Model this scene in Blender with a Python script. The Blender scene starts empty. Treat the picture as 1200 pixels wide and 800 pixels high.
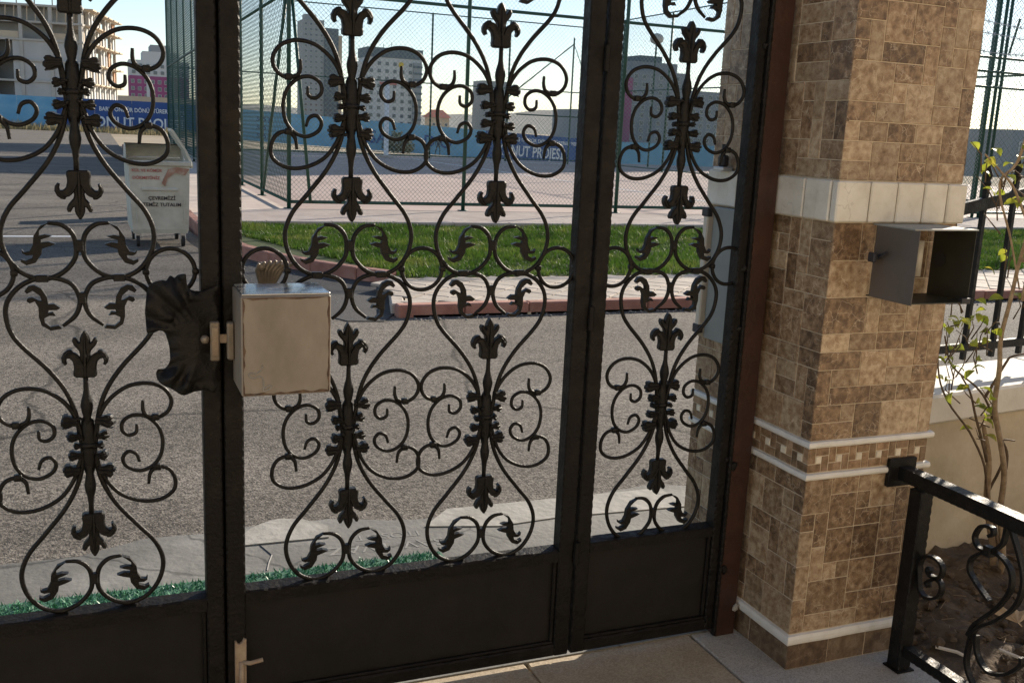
import bpy, bmesh, math, random
import numpy as np
from math import sin, cos, pi, radians
from mathutils import Matrix, Vector, noise as mnoise
random.seed(7); np.random.seed(7)
SC = bpy.context.scene; COL = SC.collection

# ------------------------------------------------------------------ camera
cam = bpy.data.cameras.new('camera'); camo = bpy.data.objects.new('camera', cam); COL.objects.link(camo)
cam.lens = 35.015; cam.sensor_width = 36; cam.clip_start = 0.05; cam.clip_end = 20000
Rm = ((0.92476938, 0.03699078, -0.37872586), (-0.37784683, 0.20720202, -0.90238522), (0.04509284, 0.97759859, 0.20559094))
camo.matrix_world = Matrix.Translation((0, 0, 1.62)) @ Matrix(Rm).to_4x4()
SC.camera = camo
# ------------------------------------------------------------------ light
SUN_EL, SUN_AZ = radians(24), radians(32)          # azimuth measured from +X towards +Y
w = bpy.data.worlds.new('World'); SC.world = w; w.use_nodes = True
nt = w.node_tree; bg = nt.nodes['Background']
sk = nt.nodes.new('ShaderNodeTexSky'); sk.sky_type = 'NISHITA'; sk.sun_disc = False
sk.sun_elevation = SUN_EL; sk.sun_rotation = pi / 2 - SUN_AZ
sk.air_density = 1.0; sk.dust_density = 0.35; sk.ozone_density = 1.0; sk.altitude = 900
hsv = nt.nodes.new('ShaderNodeHueSaturation'); hsv.inputs['Saturation'].default_value = 0.9
nt.links.new(sk.outputs[0], hsv.inputs['Color']); nt.links.new(hsv.outputs[0], bg.inputs[0]); bg.inputs[1].default_value = 0.075
sd = Vector((cos(SUN_EL) * cos(SUN_AZ), cos(SUN_EL) * sin(SUN_AZ), sin(SUN_EL)))
sl = bpy.data.lights.new('sun', 'SUN'); sl.energy = 4.0; sl.angle = radians(0.53); sl.color = (1.0, 0.88, 0.72)
so = bpy.data.objects.new('sun', sl); COL.objects.link(so); so.rotation_euler = sd.to_track_quat('Z', 'Y').to_euler(); so.location = (30, 10, 40)
vs = SC.view_settings; vs.view_transform = 'Standard'; vs.look = 'None'; vs.gamma = 1; vs.use_curve_mapping = False
vs.exposure = 1.08
SC.cycles.max_bounces = 6

# ------------------------------------------------------------------ materials
def mat(name, c1, c2=None, c3=None, scale=8, detail=6, rough=0.7, metal=0.0, bump=0.0, bscale=60, stretch=(1, 1, 1), speck=None, vein=None, objrand=0.0, shift=0.0, spec=0.5, ramp=(0.3, 0.5, 0.7), rough2=None, coat=0.0, trans=0.0, wear=None):
    m = bpy.data.materials.new(name); m.use_nodes = True
    n, l = m.node_tree.nodes, m.node_tree.links
    b = n['Principled BSDF']; b.inputs['Roughness'].default_value = rough; b.inputs['Metallic'].default_value = metal
    b.inputs['Specular IOR Level'].default_value = spec; b.inputs['Coat Weight'].default_value = coat
    tc = n.new('ShaderNodeTexCoord'); vec = tc.outputs['Object']
    if objrand:
        oi = n.new('ShaderNodeObjectInfo'); ml = n.new('ShaderNodeMath'); ml.operation = 'MULTIPLY'; ml.inputs[1].default_value = 37.0
        l.new(oi.outputs['Random'], ml.inputs[0]); va = n.new('ShaderNodeVectorMath'); va.operation = 'ADD'
        l.new(vec, va.inputs[0]); l.new(ml.outputs[0], va.inputs[1]); vec = va.outputs[0]
    if stretch != (1, 1, 1):
        mp = n.new('ShaderNodeVectorMath'); mp.operation = 'MULTIPLY'; mp.inputs[1].default_value = stretch
        l.new(vec, mp.inputs[0]); vec = mp.outputs[0]
    nz = n.new('ShaderNodeTexNoise'); nz.inputs['Scale'].default_value = scale; nz.inputs['Detail'].default_value = detail; nz.inputs['Roughness'].default_value = 0.62
    l.new(vec, nz.inputs['Vector'])
    cr = n.new('ShaderNodeValToRGB'); e = cr.color_ramp.elements
    c2 = c2 or c1; c3 = c3 or c2
    e[0].position = ramp[0]; e[0].color = (*c1, 1); e[1].position = ramp[2]; e[1].color = (*c3, 1)
    k = cr.color_ramp.elements.new(ramp[1]); k.color = (*c2, 1)
    facs = nz.outputs['Fac']
    if shift:
        wn = n.new('ShaderNodeTexWhiteNoise'); wn.noise_dimensions = '1D'; l.new(ml.outputs[0], wn.inputs['W'])
        sm = n.new('ShaderNodeMath'); sm.operation = 'MULTIPLY_ADD'; sm.inputs[1].default_value = shift; sm.inputs[2].default_value = -shift / 2; l.new(wn.outputs['Value'], sm.inputs[0])
        sa = n.new('ShaderNodeMath'); sa.operation = 'ADD'; l.new(facs, sa.inputs[0]); l.new(sm.outputs[0], sa.inputs[1]); facs = sa.outputs[0]
    l.new(facs, cr.inputs[0]); col = cr.outputs[0]
    def mix(fac, a, bcol, mode='MIX'):
        x = n.new('ShaderNodeMix'); x.data_type = 'RGBA'; x.blend_type = mode
        if isinstance(fac, float): x.inputs[0].default_value = fac
        else: l.new(fac, x.inputs[0])
        l.new(a, x.inputs[6])
        if isinstance(bcol, tuple): x.inputs[7].default_value = (*bcol, 1)
        else: l.new(bcol, x.inputs[7])
        return x.outputs[2]
    if vein:                                    # (colour, scale, width, amount)
        nd = n.new('ShaderNodeTexNoise'); nd.inputs['Scale'].default_value = vein[1] * 0.8; nd.inputs['Detail'].default_value = 4
        l.new(vec, nd.inputs['Vector'])
        sc_ = n.new('ShaderNodeVectorMath'); sc_.operation = 'SCALE'; sc_.inputs[3].default_value = 0.12 * 10 / vein[1]
        l.new(nd.outputs['Color'], sc_.inputs[0]); ad = n.new('ShaderNodeVectorMath'); ad.operation = 'ADD'
        l.new(vec, ad.inputs[0]); l.new(sc_.outputs[0], ad.inputs[1])
        vo = n.new('ShaderNodeTexVoronoi'); vo.feature = 'DISTANCE_TO_EDGE'; vo.inputs['Scale'].default_value = vein[1]; l.new(ad.outputs[0], vo.inputs['Vector'])
        mr = n.new('ShaderNodeMapRange'); mr.inputs[1].default_value = 0; mr.inputs[2].default_value = vein[2]; mr.inputs[3].default_value = vein[3]; mr.inputs[4].default_value = 0
        l.new(vo.outputs['Distance'], mr.inputs[0])
        mm = n.new('ShaderNodeMath'); mm.operation = 'MULTIPLY'; l.new(mr.outputs[0], mm.inputs[0])
        n3 = n.new('ShaderNodeTexNoise'); n3.inputs['Scale'].default_value = vein[1] * 0.7; n3.inputs['Detail'].default_value = 3; l.new(ad.outputs[0], n3.inputs['Vector'])
        mr3 = n.new('ShaderNodeMapRange'); mr3.inputs[1].default_value = 0.42; mr3.inputs[2].default_value = 0.62; l.new(n3.outputs['Fac'], mr3.inputs[0]); l.new(mr3.outputs[0], mm.inputs[1])
        col = mix(mm.outputs[0], col, vein[0])
    if speck:                                   # (dark, light, scale)
        vo = n.new('ShaderNodeTexVoronoi'); vo.inputs['Scale'].default_value = speck[2]; l.new(vec, vo.inputs['Vector'])
        sx = n.new('ShaderNodeSeparateColor'); l.new(vo.outputs['Color'], sx.inputs[0])
        c = n.new('ShaderNodeValToRGB'); c.color_ramp.elements[0].color = (*speck[0], 1); c.color_ramp.elements[1].color = (*speck[1], 1)
        l.new(sx.outputs[0], c.inputs[0]); col = mix(0.6, col, c.outputs[0])
    if wear:                                    # (scale, stretch, low, high, crack scale): worn lanes, patches and hairline cracks
        wv = n.new('ShaderNodeVectorMath'); wv.operation = 'MULTIPLY'; wv.inputs[1].default_value = wear[1]; l.new(tc.outputs['Object'], wv.inputs[0])
        wz = n.new('ShaderNodeTexNoise'); wz.inputs['Scale'].default_value = wear[0]; wz.inputs['Detail'].default_value = 5; l.new(wv.outputs[0], wz.inputs['Vector'])
        wr = n.new('ShaderNodeMapRange'); wr.inputs[1].default_value = .36; wr.inputs[2].default_value = .64; wr.inputs[3].default_value = wear[2]; wr.inputs[4].default_value = wear[3]; l.new(wz.outputs['Fac'], wr.inputs[0])
        wn2 = n.new('ShaderNodeTexNoise'); wn2.inputs['Scale'].default_value = 1.1; wn2.inputs['Detail'].default_value = 6; l.new(tc.outputs['Object'], wn2.inputs['Vector'])
        ws = n.new('ShaderNodeVectorMath'); ws.operation = 'SCALE'; ws.inputs[3].default_value = .55; l.new(wn2.outputs['Color'], ws.inputs[0])
        wa = n.new('ShaderNodeVectorMath'); wa.operation = 'ADD'; l.new(tc.outputs['Object'], wa.inputs[0]); l.new(ws.outputs[0], wa.inputs[1])
        wo = n.new('ShaderNodeTexVoronoi'); wo.feature = 'DISTANCE_TO_EDGE'; wo.inputs['Scale'].default_value = wear[4]; l.new(wa.outputs[0], wo.inputs['Vector'])
        wc_ = n.new('ShaderNodeMapRange'); wc_.inputs[1].default_value = .002; wc_.inputs[2].default_value = .008; wc_.inputs[3].default_value = .45; wc_.inputs[4].default_value = 1; l.new(wo.outputs['Distance'], wc_.inputs[0])
        wm = n.new('ShaderNodeMath'); wm.operation = 'MULTIPLY'; l.new(wr.outputs[0], wm.inputs[0]); l.new(wc_.outputs[0], wm.inputs[1])
        cb_ = n.new('ShaderNodeCombineColor')
        for q in range(3): l.new(wm.outputs[0], cb_.inputs[q])
        col = mix(1.0, col, cb_.outputs[0], 'MULTIPLY')
    if objrand:
        hs = n.new('ShaderNodeHueSaturation'); mr = n.new('ShaderNodeMapRange'); mr.inputs[3].default_value = 1 - objrand; mr.inputs[4].default_value = 1 + objrand
        l.new(oi.outputs['Random'], mr.inputs[0]); l.new(mr.outputs[0], hs.inputs['Value']); l.new(col, hs.inputs['Color']); col = hs.outputs[0]
    l.new(col, b.inputs['Base Color'])
    if rough2 is not None:
        n4 = n.new('ShaderNodeTexNoise'); n4.inputs['Scale'].default_value = bscale * 0.3; n4.inputs['Detail'].default_value = 5; l.new(vec, n4.inputs['Vector'])
        mr = n.new('ShaderNodeMapRange'); mr.inputs[1].default_value = 0.35; mr.inputs[2].default_value = 0.65; mr.inputs[3].default_value = rough; mr.inputs[4].default_value = rough2
        l.new(n4.outputs['Fac'], mr.inputs[0]); l.new(mr.outputs[0], b.inputs['Roughness'])
    if bump:
        n2 = n.new('ShaderNodeTexNoise'); n2.inputs['Scale'].default_value = bscale; n2.inputs['Detail'].default_value = 5; l.new(vec, n2.inputs['Vector'])
        bp = n.new('ShaderNodeBump'); bp.inputs['Strength'].default_value = bump; bp.inputs['Distance'].default_value = 0.01
        l.new(n2.outputs['Fac'], bp.inputs['Height']); l.new(bp.outputs[0], b.inputs['Normal'])
    if trans:
        ts = n.new('ShaderNodeBsdfTranslucent'); l.new(col, ts.inputs[0]); ms = n.new('ShaderNodeMixShader'); ms.inputs[0].default_value = trans
        out = n['Material Output']; l.new(b.outputs[0], ms.inputs[1]); l.new(ts.outputs[0], ms.inputs[2]); l.new(ms.outputs[0], out.inputs[0])
    return m

IRON = mat('wrought_iron', (.0045, .0042, .0038), (.007, .0064, .0058), (.013, .0115, .010), scale=30, rough=.36, rough2=.6, spec=.24, bump=.25, bscale=140)
IRON2 = mat('iron_frame', (.006, .0052, .0045), (.0085, .0072, .006), (.015, .0125, .0105), scale=18, rough=.42, rough2=.65, spec=.2, bump=.3, bscale=90)
SHEET = mat('iron_sheet', (.008, .0068, .0058), (.011, .0095, .008), (.016, .0135, .0115), scale=5, rough=.5, rough2=.75, spec=.3, bump=.1, bscale=30)
JAMB = mat('primer_brown', (.028, .010, .006), (.038, .0135, .008), (.055, .021, .013), scale=12, rough=.5, bump=.15)
TILE = mat('emperador_tile', (.11, .064, .035), (.27, .178, .102), (.47, .37, .25), scale=44, detail=10, rough=.3, rough2=.5, vein=((.58, .48, .36), 30, .035, .7), objrand=.18, shift=.28, bump=.1, bscale=120, ramp=(.3, .5, .74))
MOSA = mat('mosaic_brown', (.13, .075, .035), (.25, .16, .09), (.36, .25, .16), scale=40, rough=.5, objrand=.3)
CREAM = mat('mosaic_cream', (.62, .55, .42), (.7, .63, .5), (.75, .7, .58), scale=30, rough=.5, objrand=.1)
GROUT = mat('grout', (.5, .41, .29), (.57, .48, .35), (.62, .53, .4), scale=40, rough=.9)
BAND = mat('white_stone', (.54, .5, .42), (.69, .66, .58), (.78, .76, .7), scale=9, detail=9, rough=.5, vein=((.45, .42, .36), 9, .012, .5), bump=.1, bscale=60, objrand=.05)
MOULD = mat('white_moulding', (.68, .66, .6), (.76, .74, .68), (.8, .78, .73), scale=20, rough=.6, bump=.2, bscale=50)
SKIRT = mat('skirting_stone', (.08, .05, .03), (.15, .10, .06), (.26, .19, .12), scale=30, detail=9, rough=.4, vein=((.4, .33, .25), 26, .035, .5), objrand=.15, shift=.2, bump=.1)
PLASTER = mat('rough_plaster', (.3, .27, .22), (.4, .37, .31), (.5, .47, .4), scale=20, rough=.95, bump=.6, bscale=50)
FLOOR = mat('courtyard_stone', (.38, .31, .21), (.47, .39, .27), (.56, .48, .35), scale=7, rough=.55, rough2=.8, bump=.2, bscale=50, objrand=.06, speck=((.2, .15, .1), (.45, .37, .27), 220))
GRAN = mat('grey_granite', (.38, .35, .3), (.46, .43, .37), (.53, .5, .44), scale=8, rough=.6, rough2=.8, bump=.2, speck=((.2, .19, .18), (.5, .49, .46), 260))
CONC = mat('worn_shaded_concrete', (.12, .118, .108), (.165, .162, .15), (.23, .225, .21), scale=3, detail=9, rough=.8, bump=.35, bscale=40, wear=(2.2, (.6, 1, 1), .75, 1.15, 1.1))  # threshold concrete, its colour darkened to carry the shade over it
FAINT = mat('faint_marks', (.15, .148, .135), (.21, .207, .195), (.3, .29, .28), scale=30, rough=.8)  # slightly paler than the slab, for the flat lettering
PALE = mat('sun_patch_and_grit', (.23, .222, .2), (.285, .275, .25), (.35, .335, .31), scale=7, rough=.85, bump=.5, bscale=30)  # painted sunlight on the threshold; also grit, scribble and wall plugs
ASPH = mat('asphalt', (.082, .074, .064), (.12, .109, .096), (.162, .148, .132), scale=1.3, detail=9, rough=.9, bump=1.0, bscale=95, spec=.25, wear=(.8, (.28, 1.3, 1), .8, 1.2, .3),  speck=((.028, .024, .02), (.29, .262, .228), 74), ramp=(.3, .5, .72))
ASPH2 = mat('dark_surface', (.028, .028, .03), (.04, .04, .043), (.06, .058, .058), scale=4, rough=.85, bump=.8, bscale=120, speck=((.018, .018, .02), (.075, .073, .072), 90))
KERB = mat('red_kerb', (.27, .125, .095), (.35, .17, .13), (.42, .24, .19), scale=6, rough=.85, bump=.4, bscale=60, objrand=.12)
PAVER = mat('paver_stone', (.3, .26, .22), (.38, .335, .29), (.45, .4, .35), scale=6, rough=.85, bump=.3, objrand=.1)
PROM = mat('promenade_concrete', (.4, .33, .29), (.48, .40, .355), (.54, .47, .42), scale=2, rough=.85, bump=.2)
SOILG = mat('grass_soil', (.04, .055, .015), (.05, .075, .018), (.07, .09, .03), scale=3, rough=1)
GRASS = mat('grass_blades', (.03, .07, .010), (.085, .165, .022), (.25, .27, .07), scale=1.7, detail=9, rough=.5, trans=.45, spec=.3)
DRYG = mat('dry_grass', (.3, .24, .12), (.4, .33, .18), (.47, .4, .24), scale=1, rough=1, trans=.3)
COURT = mat('court_surface', (.31, .235, .215), (.35, .27, .245), (.4, .31, .285), scale=.5, rough=.8)
GREEN = mat('green_paint', (.01, .045, .03), (.013, .06, .04), (.02, .08, .055), scale=6, rough=.45)
WIRED = mat('green_mesh_wire', (.03, .07, .055), (.04, .09, .07), (.06, .11, .09), rough=.5)
WIRE = mat('mesh_wire', (.2, .27, .24), (.25, .32, .29), (.3, .37, .34), scale=3, rough=.5, metal=.3)
GROUND = mat('bare_ground', (.22, .18, .12), (.28, .23, .16), (.36, .3, .22), scale=.05, rough=1)
HILL = mat('hill', (.16, .17, .16), (.2, .2, .19), (.25, .24, .22), scale=.003, rough=1)
BINM = mat('galvanised_paint', (.42, .41, .35), (.52, .51, .44), (.6, .59, .52), scale=5, rough=.55, bump=.15, bscale=15)
BIND = mat('bin_inside', (.16, .17, .14), (.2, .21, .18), (.25, .25, .22), scale=8, rough=.7)
RUST = mat('rust_paint', (.3, .15, .1), (.38, .22, .16), (.47, .38, .31), scale=12, rough=.8)
RED = mat('red_print', (.45, .14, .13), rough=.6)
INK = mat('black_print', (.03, .03, .035), rough=.6)
WHITE = mat('white_print', (.75, .77, .8), rough=.6)
RUBBER = mat('rubber', (.02, .02, .02), rough=.8)
LBLUE = mat('light_blue_board', (.1, .32, .52), (.16, .4, .6), (.27, .5, .66), scale=.35, rough=.6, stretch=(1, 1, 2))
NAVY = mat('navy_board', (.015, .06, .22), (.02, .075, .27), (.03, .1, .33), scale=.4, rough=.55)
BOX = mat('beige_lock_paint', (.18, .155, .125), (.245, .215, .177), (.31, .28, .235), scale=7, detail=7, stretch=(1, 1, .6), rough=.45, rough2=.6, bump=.15, bscale=24, spec=.5)
BOXE = mat('scorched_edge', (.03, .018, .012), (.09, .05, .03), (.16, .1, .06), scale=40, rough=.6)
STEEL = mat('bare_steel', (.4, .42, .44), (.5, .52, .54), (.56, .58, .6), scale=12, rough=.22, metal=.9, bump=.08)
BRASS = mat('dull_brass', (.15, .125, .095), (.21, .178, .138), (.28, .24, .19), scale=20, rough=.45, metal=.4)
BOLTM = mat('worn_beige', (.2, .14, .09), (.31, .235, .165), (.42, .34, .25), scale=18, rough=.6)
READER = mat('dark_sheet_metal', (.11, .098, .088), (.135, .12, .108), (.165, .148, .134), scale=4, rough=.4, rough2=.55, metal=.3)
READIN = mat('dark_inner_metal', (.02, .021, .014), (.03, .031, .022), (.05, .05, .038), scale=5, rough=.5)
PLASTIC = mat('white_plastic', (.6, .57, .5), rough=.4)
CABI = mat('grey_cabinet', (.24, .26, .255), (.27, .29, .285), (.3, .32, .315), scale=3, rough=.5)
CAP = mat('white_cap_stone', (.6, .57, .5), (.68, .65, .58), (.74, .71, .65), scale=5, rough=.8, bump=.25, bscale=40)
WALLB = mat('beige_render', (.42, .35, .24), (.52, .44, .315), (.6, .52, .39), scale=4, detail=8, rough=.85, bump=.3, bscale=30)
SOIL = mat('dark_soil', (.05, .034, .021), (.085, .06, .039), (.14, .105, .07), scale=18, detail=8, rough=1, bump=.8, bscale=60)
STEM = mat('stem_bark', (.17, .12, .07), (.26, .19, .12), (.36, .28, .19), scale=30, rough=.8, bump=.3)
STEMD = mat('dark_stem', (.06, .04, .022), (.09, .06, .035), (.13, .09, .055), scale=30, rough=.8)
LEAF = mat('yellow_leaf', (.13, .2, .02), (.3, .33, .035), (.48, .42, .06), scale=14, rough=.45, trans=.45, objrand=.25)
STRAW = mat('dull_straw', (.12, .085, .05), (.18, .13, .08), (.25, .19, .12), scale=20, rough=.9)
DRYL = mat('dry_leaf', (.25, .16, .08), (.36, .25, .14), (.45, .33, .2), scale=20, rough=.8)
TWIGW = mat('pale_twig', (.5, .45, .38), (.6, .55, .47), (.66, .62, .55), scale=20, rough=.8)
TURF = mat('green_plastic_turf', (.02, .15, .07), (.06, .24, .13), (.3, .45, .36), scale=60, rough=.35, spec=.6)
TURFB = mat('turf_backing', (.03, .1, .06), (.05, .14, .09), rough=.7)
BCONC = mat('raw_concrete', (.36, .34, .31), (.42, .4, .37), (.48, .46, .43), scale=.4, rough=.9)
BINF = mat('grey_block_wall', (.38, .38, .38), (.44, .44, .44), (.49, .49, .48), scale=.3, rough=.9)
BRICK = mat('brick_infill', (.4, .2, .12), (.48, .27, .17), (.5, .34, .22), scale=.8, rough=.9)
DARK = mat('dark_opening', (.03, .03, .032), rough=.6)
GLASS = mat('window_glass', (.06, .08, .1), (.08, .1, .13), (.12, .14, .17), scale=.5, rough=.15, spec=.8)
BWHT = mat('white_block_paint', (.52, .53, .53), (.57, .58, .58), (.6, .61, .61), scale=.1, rough=.85)
BGRY = mat('grey_block_paint', (.27, .29, .31), (.31, .33, .35), (.34, .36, .38), scale=.1, rough=.85)
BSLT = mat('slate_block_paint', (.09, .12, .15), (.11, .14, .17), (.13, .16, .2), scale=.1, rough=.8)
BPUR = mat('purple_block_paint', (.28, .08, .17), (.31, .09, .2), (.35, .11, .22), scale=.1, rough=.85)
BTAN = mat('tan_block_paint', (.45, .36, .26), (.52, .42, .31), (.56, .47, .35), scale=.1, rough=.85)
BDRK = mat('dark_blue_grey', (.2, .22, .26), (.24, .26, .3), (.28, .3, .34), scale=.1, rough=.85)  # dark blue grey wall colour
ROOFR = mat('red_roof', (.35, .1, .07), (.42, .14, .1), (.46, .18, .13), scale=.6, rough=.85)
YEL = mat('yellow_paint', (.7, .5, .05), rough=.7)
SKIN = mat('skin', (.4, .25, .18), rough=.6); CLOTH = mat('dark_cloth', (.03, .035, .06), rough=.9)
GALV = mat('galvanised_steel', (.45, .47, .5), (.52, .54, .57), (.58, .6, .62), scale=5, rough=.4, metal=.6)
OCHRE = mat('ochre_bounce_wall', (.54, .455, .345), (.6, .51, .39), (.66, .57, .45), scale=2, rough=.9)
BUSHM = mat('bush_leaf', (.04, .05, .02), (.07, .075, .035), (.1, .1, .05), scale=3, rough=.8, trans=.2)

# ------------------------------------------------------------------ mesh helpers
class MB:
    def __init__(s): s.v = []; s.f = []; s.mi = []; s.cur = 0
    def add(s, vs, fs):
        o = len(s.v); s.v += [tuple(p) for p in vs]; s.f += [tuple(i + o for i in f) for f in fs]; s.mi += [s.cur] * len(fs); return s
    def box(s, x0, y0, z0, x1, y1, z1, b=0.0):
        if b <= 0:
            v = [(x0, y0, z0), (x1, y0, z0), (x1, y1, z0), (x0, y1, z0), (x0, y0, z1), (x1, y0, z1), (x1, y1, z1), (x0, y1, z1)]
            return s.add(v, [(0, 3, 2, 1), (4, 5, 6, 7), (0, 1, 5, 4), (1, 2, 6, 5), (2, 3, 7, 6), (3, 0, 4, 7)])
        bm = bmesh.new(); bmesh.ops.create_cube(bm, size=1)
        for v in bm.verts: v.co = Vector(((x0 + x1) / 2 + v.co.x * (x1 - x0), (y0 + y1) / 2 + v.co.y * (y1 - y0), (z0 + z1) / 2 + v.co.z * (z1 - z0)))
        bmesh.ops.bevel(bm, geom=bm.edges[:], offset=b, segments=1, affect='EDGES', profile=.5)
        return s.bm(bm)
    def bm(s, bm):
        bm.verts.index_update(); s.add([v.co[:] for v in bm.verts], [[v.index for v in f.verts] for f in bm.faces]); bm.free(); return s
    def tube(s, pts, r, n=8, cap=True, flat=None, up=(0, 0, 1)):
        """pts 3D; r number or list; flat=(a,b) rectangular section instead of round"""
        P = [Vector(p) for p in pts]; N = len(P)
        if N < 2: return s
        R = r if isinstance(r, (list, tuple)) else [r] * N
        vs = []; ref = None
        for i in range(N):
            t = (P[min(i + 1, N - 1)] - P[max(i - 1, 0)]).normalized()
            if ref is None:
                ref = Vector(up) if abs(t.dot(Vector(up))) < .95 else Vector((1, 0, 0))
            ref = (ref - t * ref.dot(t)).normalized(); bn = t.cross(ref)
            if flat:
                a, b = flat
                k = R[i]
                for (u, q) in ((-a, -b), (a, -b), (a, b), (-a, b)): vs.append(P[i] + ref * u * k + bn * q * k)
            else:
                for j in range(n):
                    an = 2 * pi * j / n; vs.append(P[i] + (ref * cos(an) + bn * sin(an)) * R[i])
        m = 4 if flat else n
        fs = [(i * m + j, i * m + (j + 1) % m, (i + 1) * m + (j + 1) % m, (i + 1) * m + j) for i in range(N - 1) for j in range(m)]
        if cap: fs += [tuple(reversed(range(m))), tuple((N - 1) * m + j for j in range(m))]
        return s.add(vs, fs)
    def plate(s, outline, y0, y1, bev=0.003):
        """outline (x,z) polygon extruded between y0 (front) and y1, with a bevelled front rim"""
        bm = bmesh.new(); vs = [bm.verts.new((x, y1, z)) for x, z in outline]
        f = bm.faces.new(vs)
        if f.normal.y > 0: f.normal_flip()
        f.normal_update()
        r = bmesh.ops.extrude_face_region(bm, geom=[f])
        top = [g for g in r['geom'] if isinstance(g, bmesh.types.BMFace)][0]
        for v in top.verts: v.co.y = y0 + bev
        bm.normal_update()
        if bev: bmesh.ops.inset_region(bm, faces=[top], thickness=bev, depth=bev, use_even_offset=False)
        bmesh.ops.triangulate(bm, faces=[g for g in bm.faces if len(g.verts) > 4], ngon_method='EAR_CLIP')
        bmesh.ops.recalc_face_normals(bm, faces=bm.faces[:])
        return s.bm(bm)
    def ico(s, c, r, sub=1, sq=(1, 1, 1), jit=0):
        bm = bmesh.new(); bmesh.ops.create_icosphere(bm, subdivisions=sub, radius=1)
        for v in bm.verts:
            k = 1 + random.uniform(-jit, jit); v.co = Vector((c[0] + v.co.x * r * sq[0] * k, c[1] + v.co.y * r * sq[1] * k, c[2] + v.co.z * r * sq[2] * k))
        return s.bm(bm)
    def mesh(s, name, mats, smooth=False):
        me = bpy.data.meshes.new(name); me.from_pydata(s.v, [], s.f); me.update()
        for m in (mats if isinstance(mats, (list, tuple)) else [mats]): me.materials.append(m)
        if isinstance(mats, (list, tuple)): me.polygons.foreach_set('material_index', s.mi)
        if smooth: me.polygons.foreach_set('use_smooth', [True] * len(me.polygons))
        return me
def link(name, me, parent=None, loc=(0, 0, 0), rot=(0, 0, 0), scale=(1, 1, 1)):
    o = bpy.data.objects.new(name, me); COL.objects.link(o); o.location = loc; o.rotation_euler = rot; o.scale = scale
    if parent: o.parent = parent
    return o
def thing(name, label, cat, loc=(0, 0, 0), rot=0, group=None, me=None):
    o = bpy.data.objects.new(name, me); COL.objects.link(o); o.location = loc; o.rotation_euler = (0, 0, rot)
    o['label'] = label; o['category'] = cat
    if group: o['group'] = group
    return o
def struct(name, me, label=None, loc=(0, 0, 0)):
    o = link(name, me, None, loc); o['kind'] = 'structure'
    if label: o['label'] = label
    return o
def part(name, mb, m, parent, smooth=False, loc=(0, 0, 0), rot=(0, 0, 0), label=None, stuff=False):
    o = link(name, mb.mesh(name, m, smooth), parent, loc, rot)
    if label: o['label'] = label
    if stuff: o['kind'] = 'stuff'
    return o
def smooth_path(pts, k=5):
    P = [np.array(p, float) for p in pts]; out = []
    Q = [2 * P[0] - P[1]] + P + [2 * P[-1] - P[-2]]
    for i in range(1, len(Q) - 2):
        a, b, c, d = Q[i - 1:i + 3]
        for j in range(k):
            t = j / k; out.append(.5 * ((2 * b) + (c - a) * t + (2 * a - 5 * b + 4 * c - d) * t * t + (3 * b - a - 3 * c + d) * t ** 3))
    out.append(P[-1]); return [tuple(p) for p in out]
def text_mesh(name, body, size, m, extrude=0.002, font_bold=False, sx=1.0):
    cu = bpy.data.curves.new(name, 'FONT'); cu.body = body; cu.size = size; cu.align_x = 'CENTER'; cu.align_y = 'CENTER'; cu.extrude = extrude; cu.resolution_u = 3
    if font_bold: cu.offset = size * .018
    o = bpy.data.objects.new(name, cu); COL.objects.link(o); bpy.context.view_layer.update()
    me = bpy.data.meshes.new_from_object(o.evaluated_get(bpy.context.evaluated_depsgraph_get())); bpy.data.objects.remove(o)
    me.name = name; me.materials.clear(); me.materials.append(m)
    if sx != 1:
        for v in me.vertices: v.co.x *= sx
    return me

# ================================================================== SETTING: ground, road, pavements
K = 0.938; ZR = 0.10                       # raised pavement level
def sl_z(x, y):
    if y <= 56: return -.06
    t = min(1, (y - 56) / 30); return -.06 - min(max(x - 6, 0) * .0375, 2.6) * t
xs = [-6000, -400, -60, -14, 6, 15, 25, 35, 45, 60, 80, 200, 600, 6000]; ys = [-60, 2, 40, 56, 64, 72, 80, 88, 100, 140, 400, 1500, 6000]
mb = MB(); mb.add([(x, y, sl_z(x, y)) for y in ys for x in xs], [(j * len(xs) + i, j * len(xs) + i + 1, (j + 1) * len(xs) + i + 1, (j + 1) * len(xs) + i) for j in range(len(ys) - 1) for i in range(len(xs) - 1)])
struct('ground', mb.mesh('ground', GROUND))
mb = MB()
rp = [(-40, 3.3), (60, 3.3), (60, 8.2), (2.35, 8.2), (2.35, 10.3), (2.1, 10.9), (1.5, 12.4), (1.2, 15), (1.1, 54), (1.1, 92), (-40, 92)]
def poly(mb, pts, z0, z1):
    n = len(pts); return mb.add([(x, y, z0) for x, y in pts] + [(x, y, z1) for x, y in pts], [tuple(range(n, 2 * n))] + [(i, (i + 1) % n, n + (i + 1) % n, n + i) for i in range(n)])
poly(mb, rp, -.2, 0.0); struct('road', mb.mesh('road', ASPH))
mb = MB(); poly(mb, [(1.25, 10.4), (1.62, 11.75), (2.1, 10.95), (2.7, 10.15), (2.85, 9.6), (2.8, 9.0), (2.42, 8.45), (2.2, 8.05), (1.9, 8.1), (1.5, 8.9)], -.1, .008)  # darker surface patch by the kerb corner
struct('dark_patch', mb.mesh('dark_patch', ASPH2))
# painted line across the side road
mb = MB(); mb.box(-2.6, 14.35, -.01, -.35, 14.45, .005); struct('road_marking', mb.mesh('road_marking', WHITE))
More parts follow.
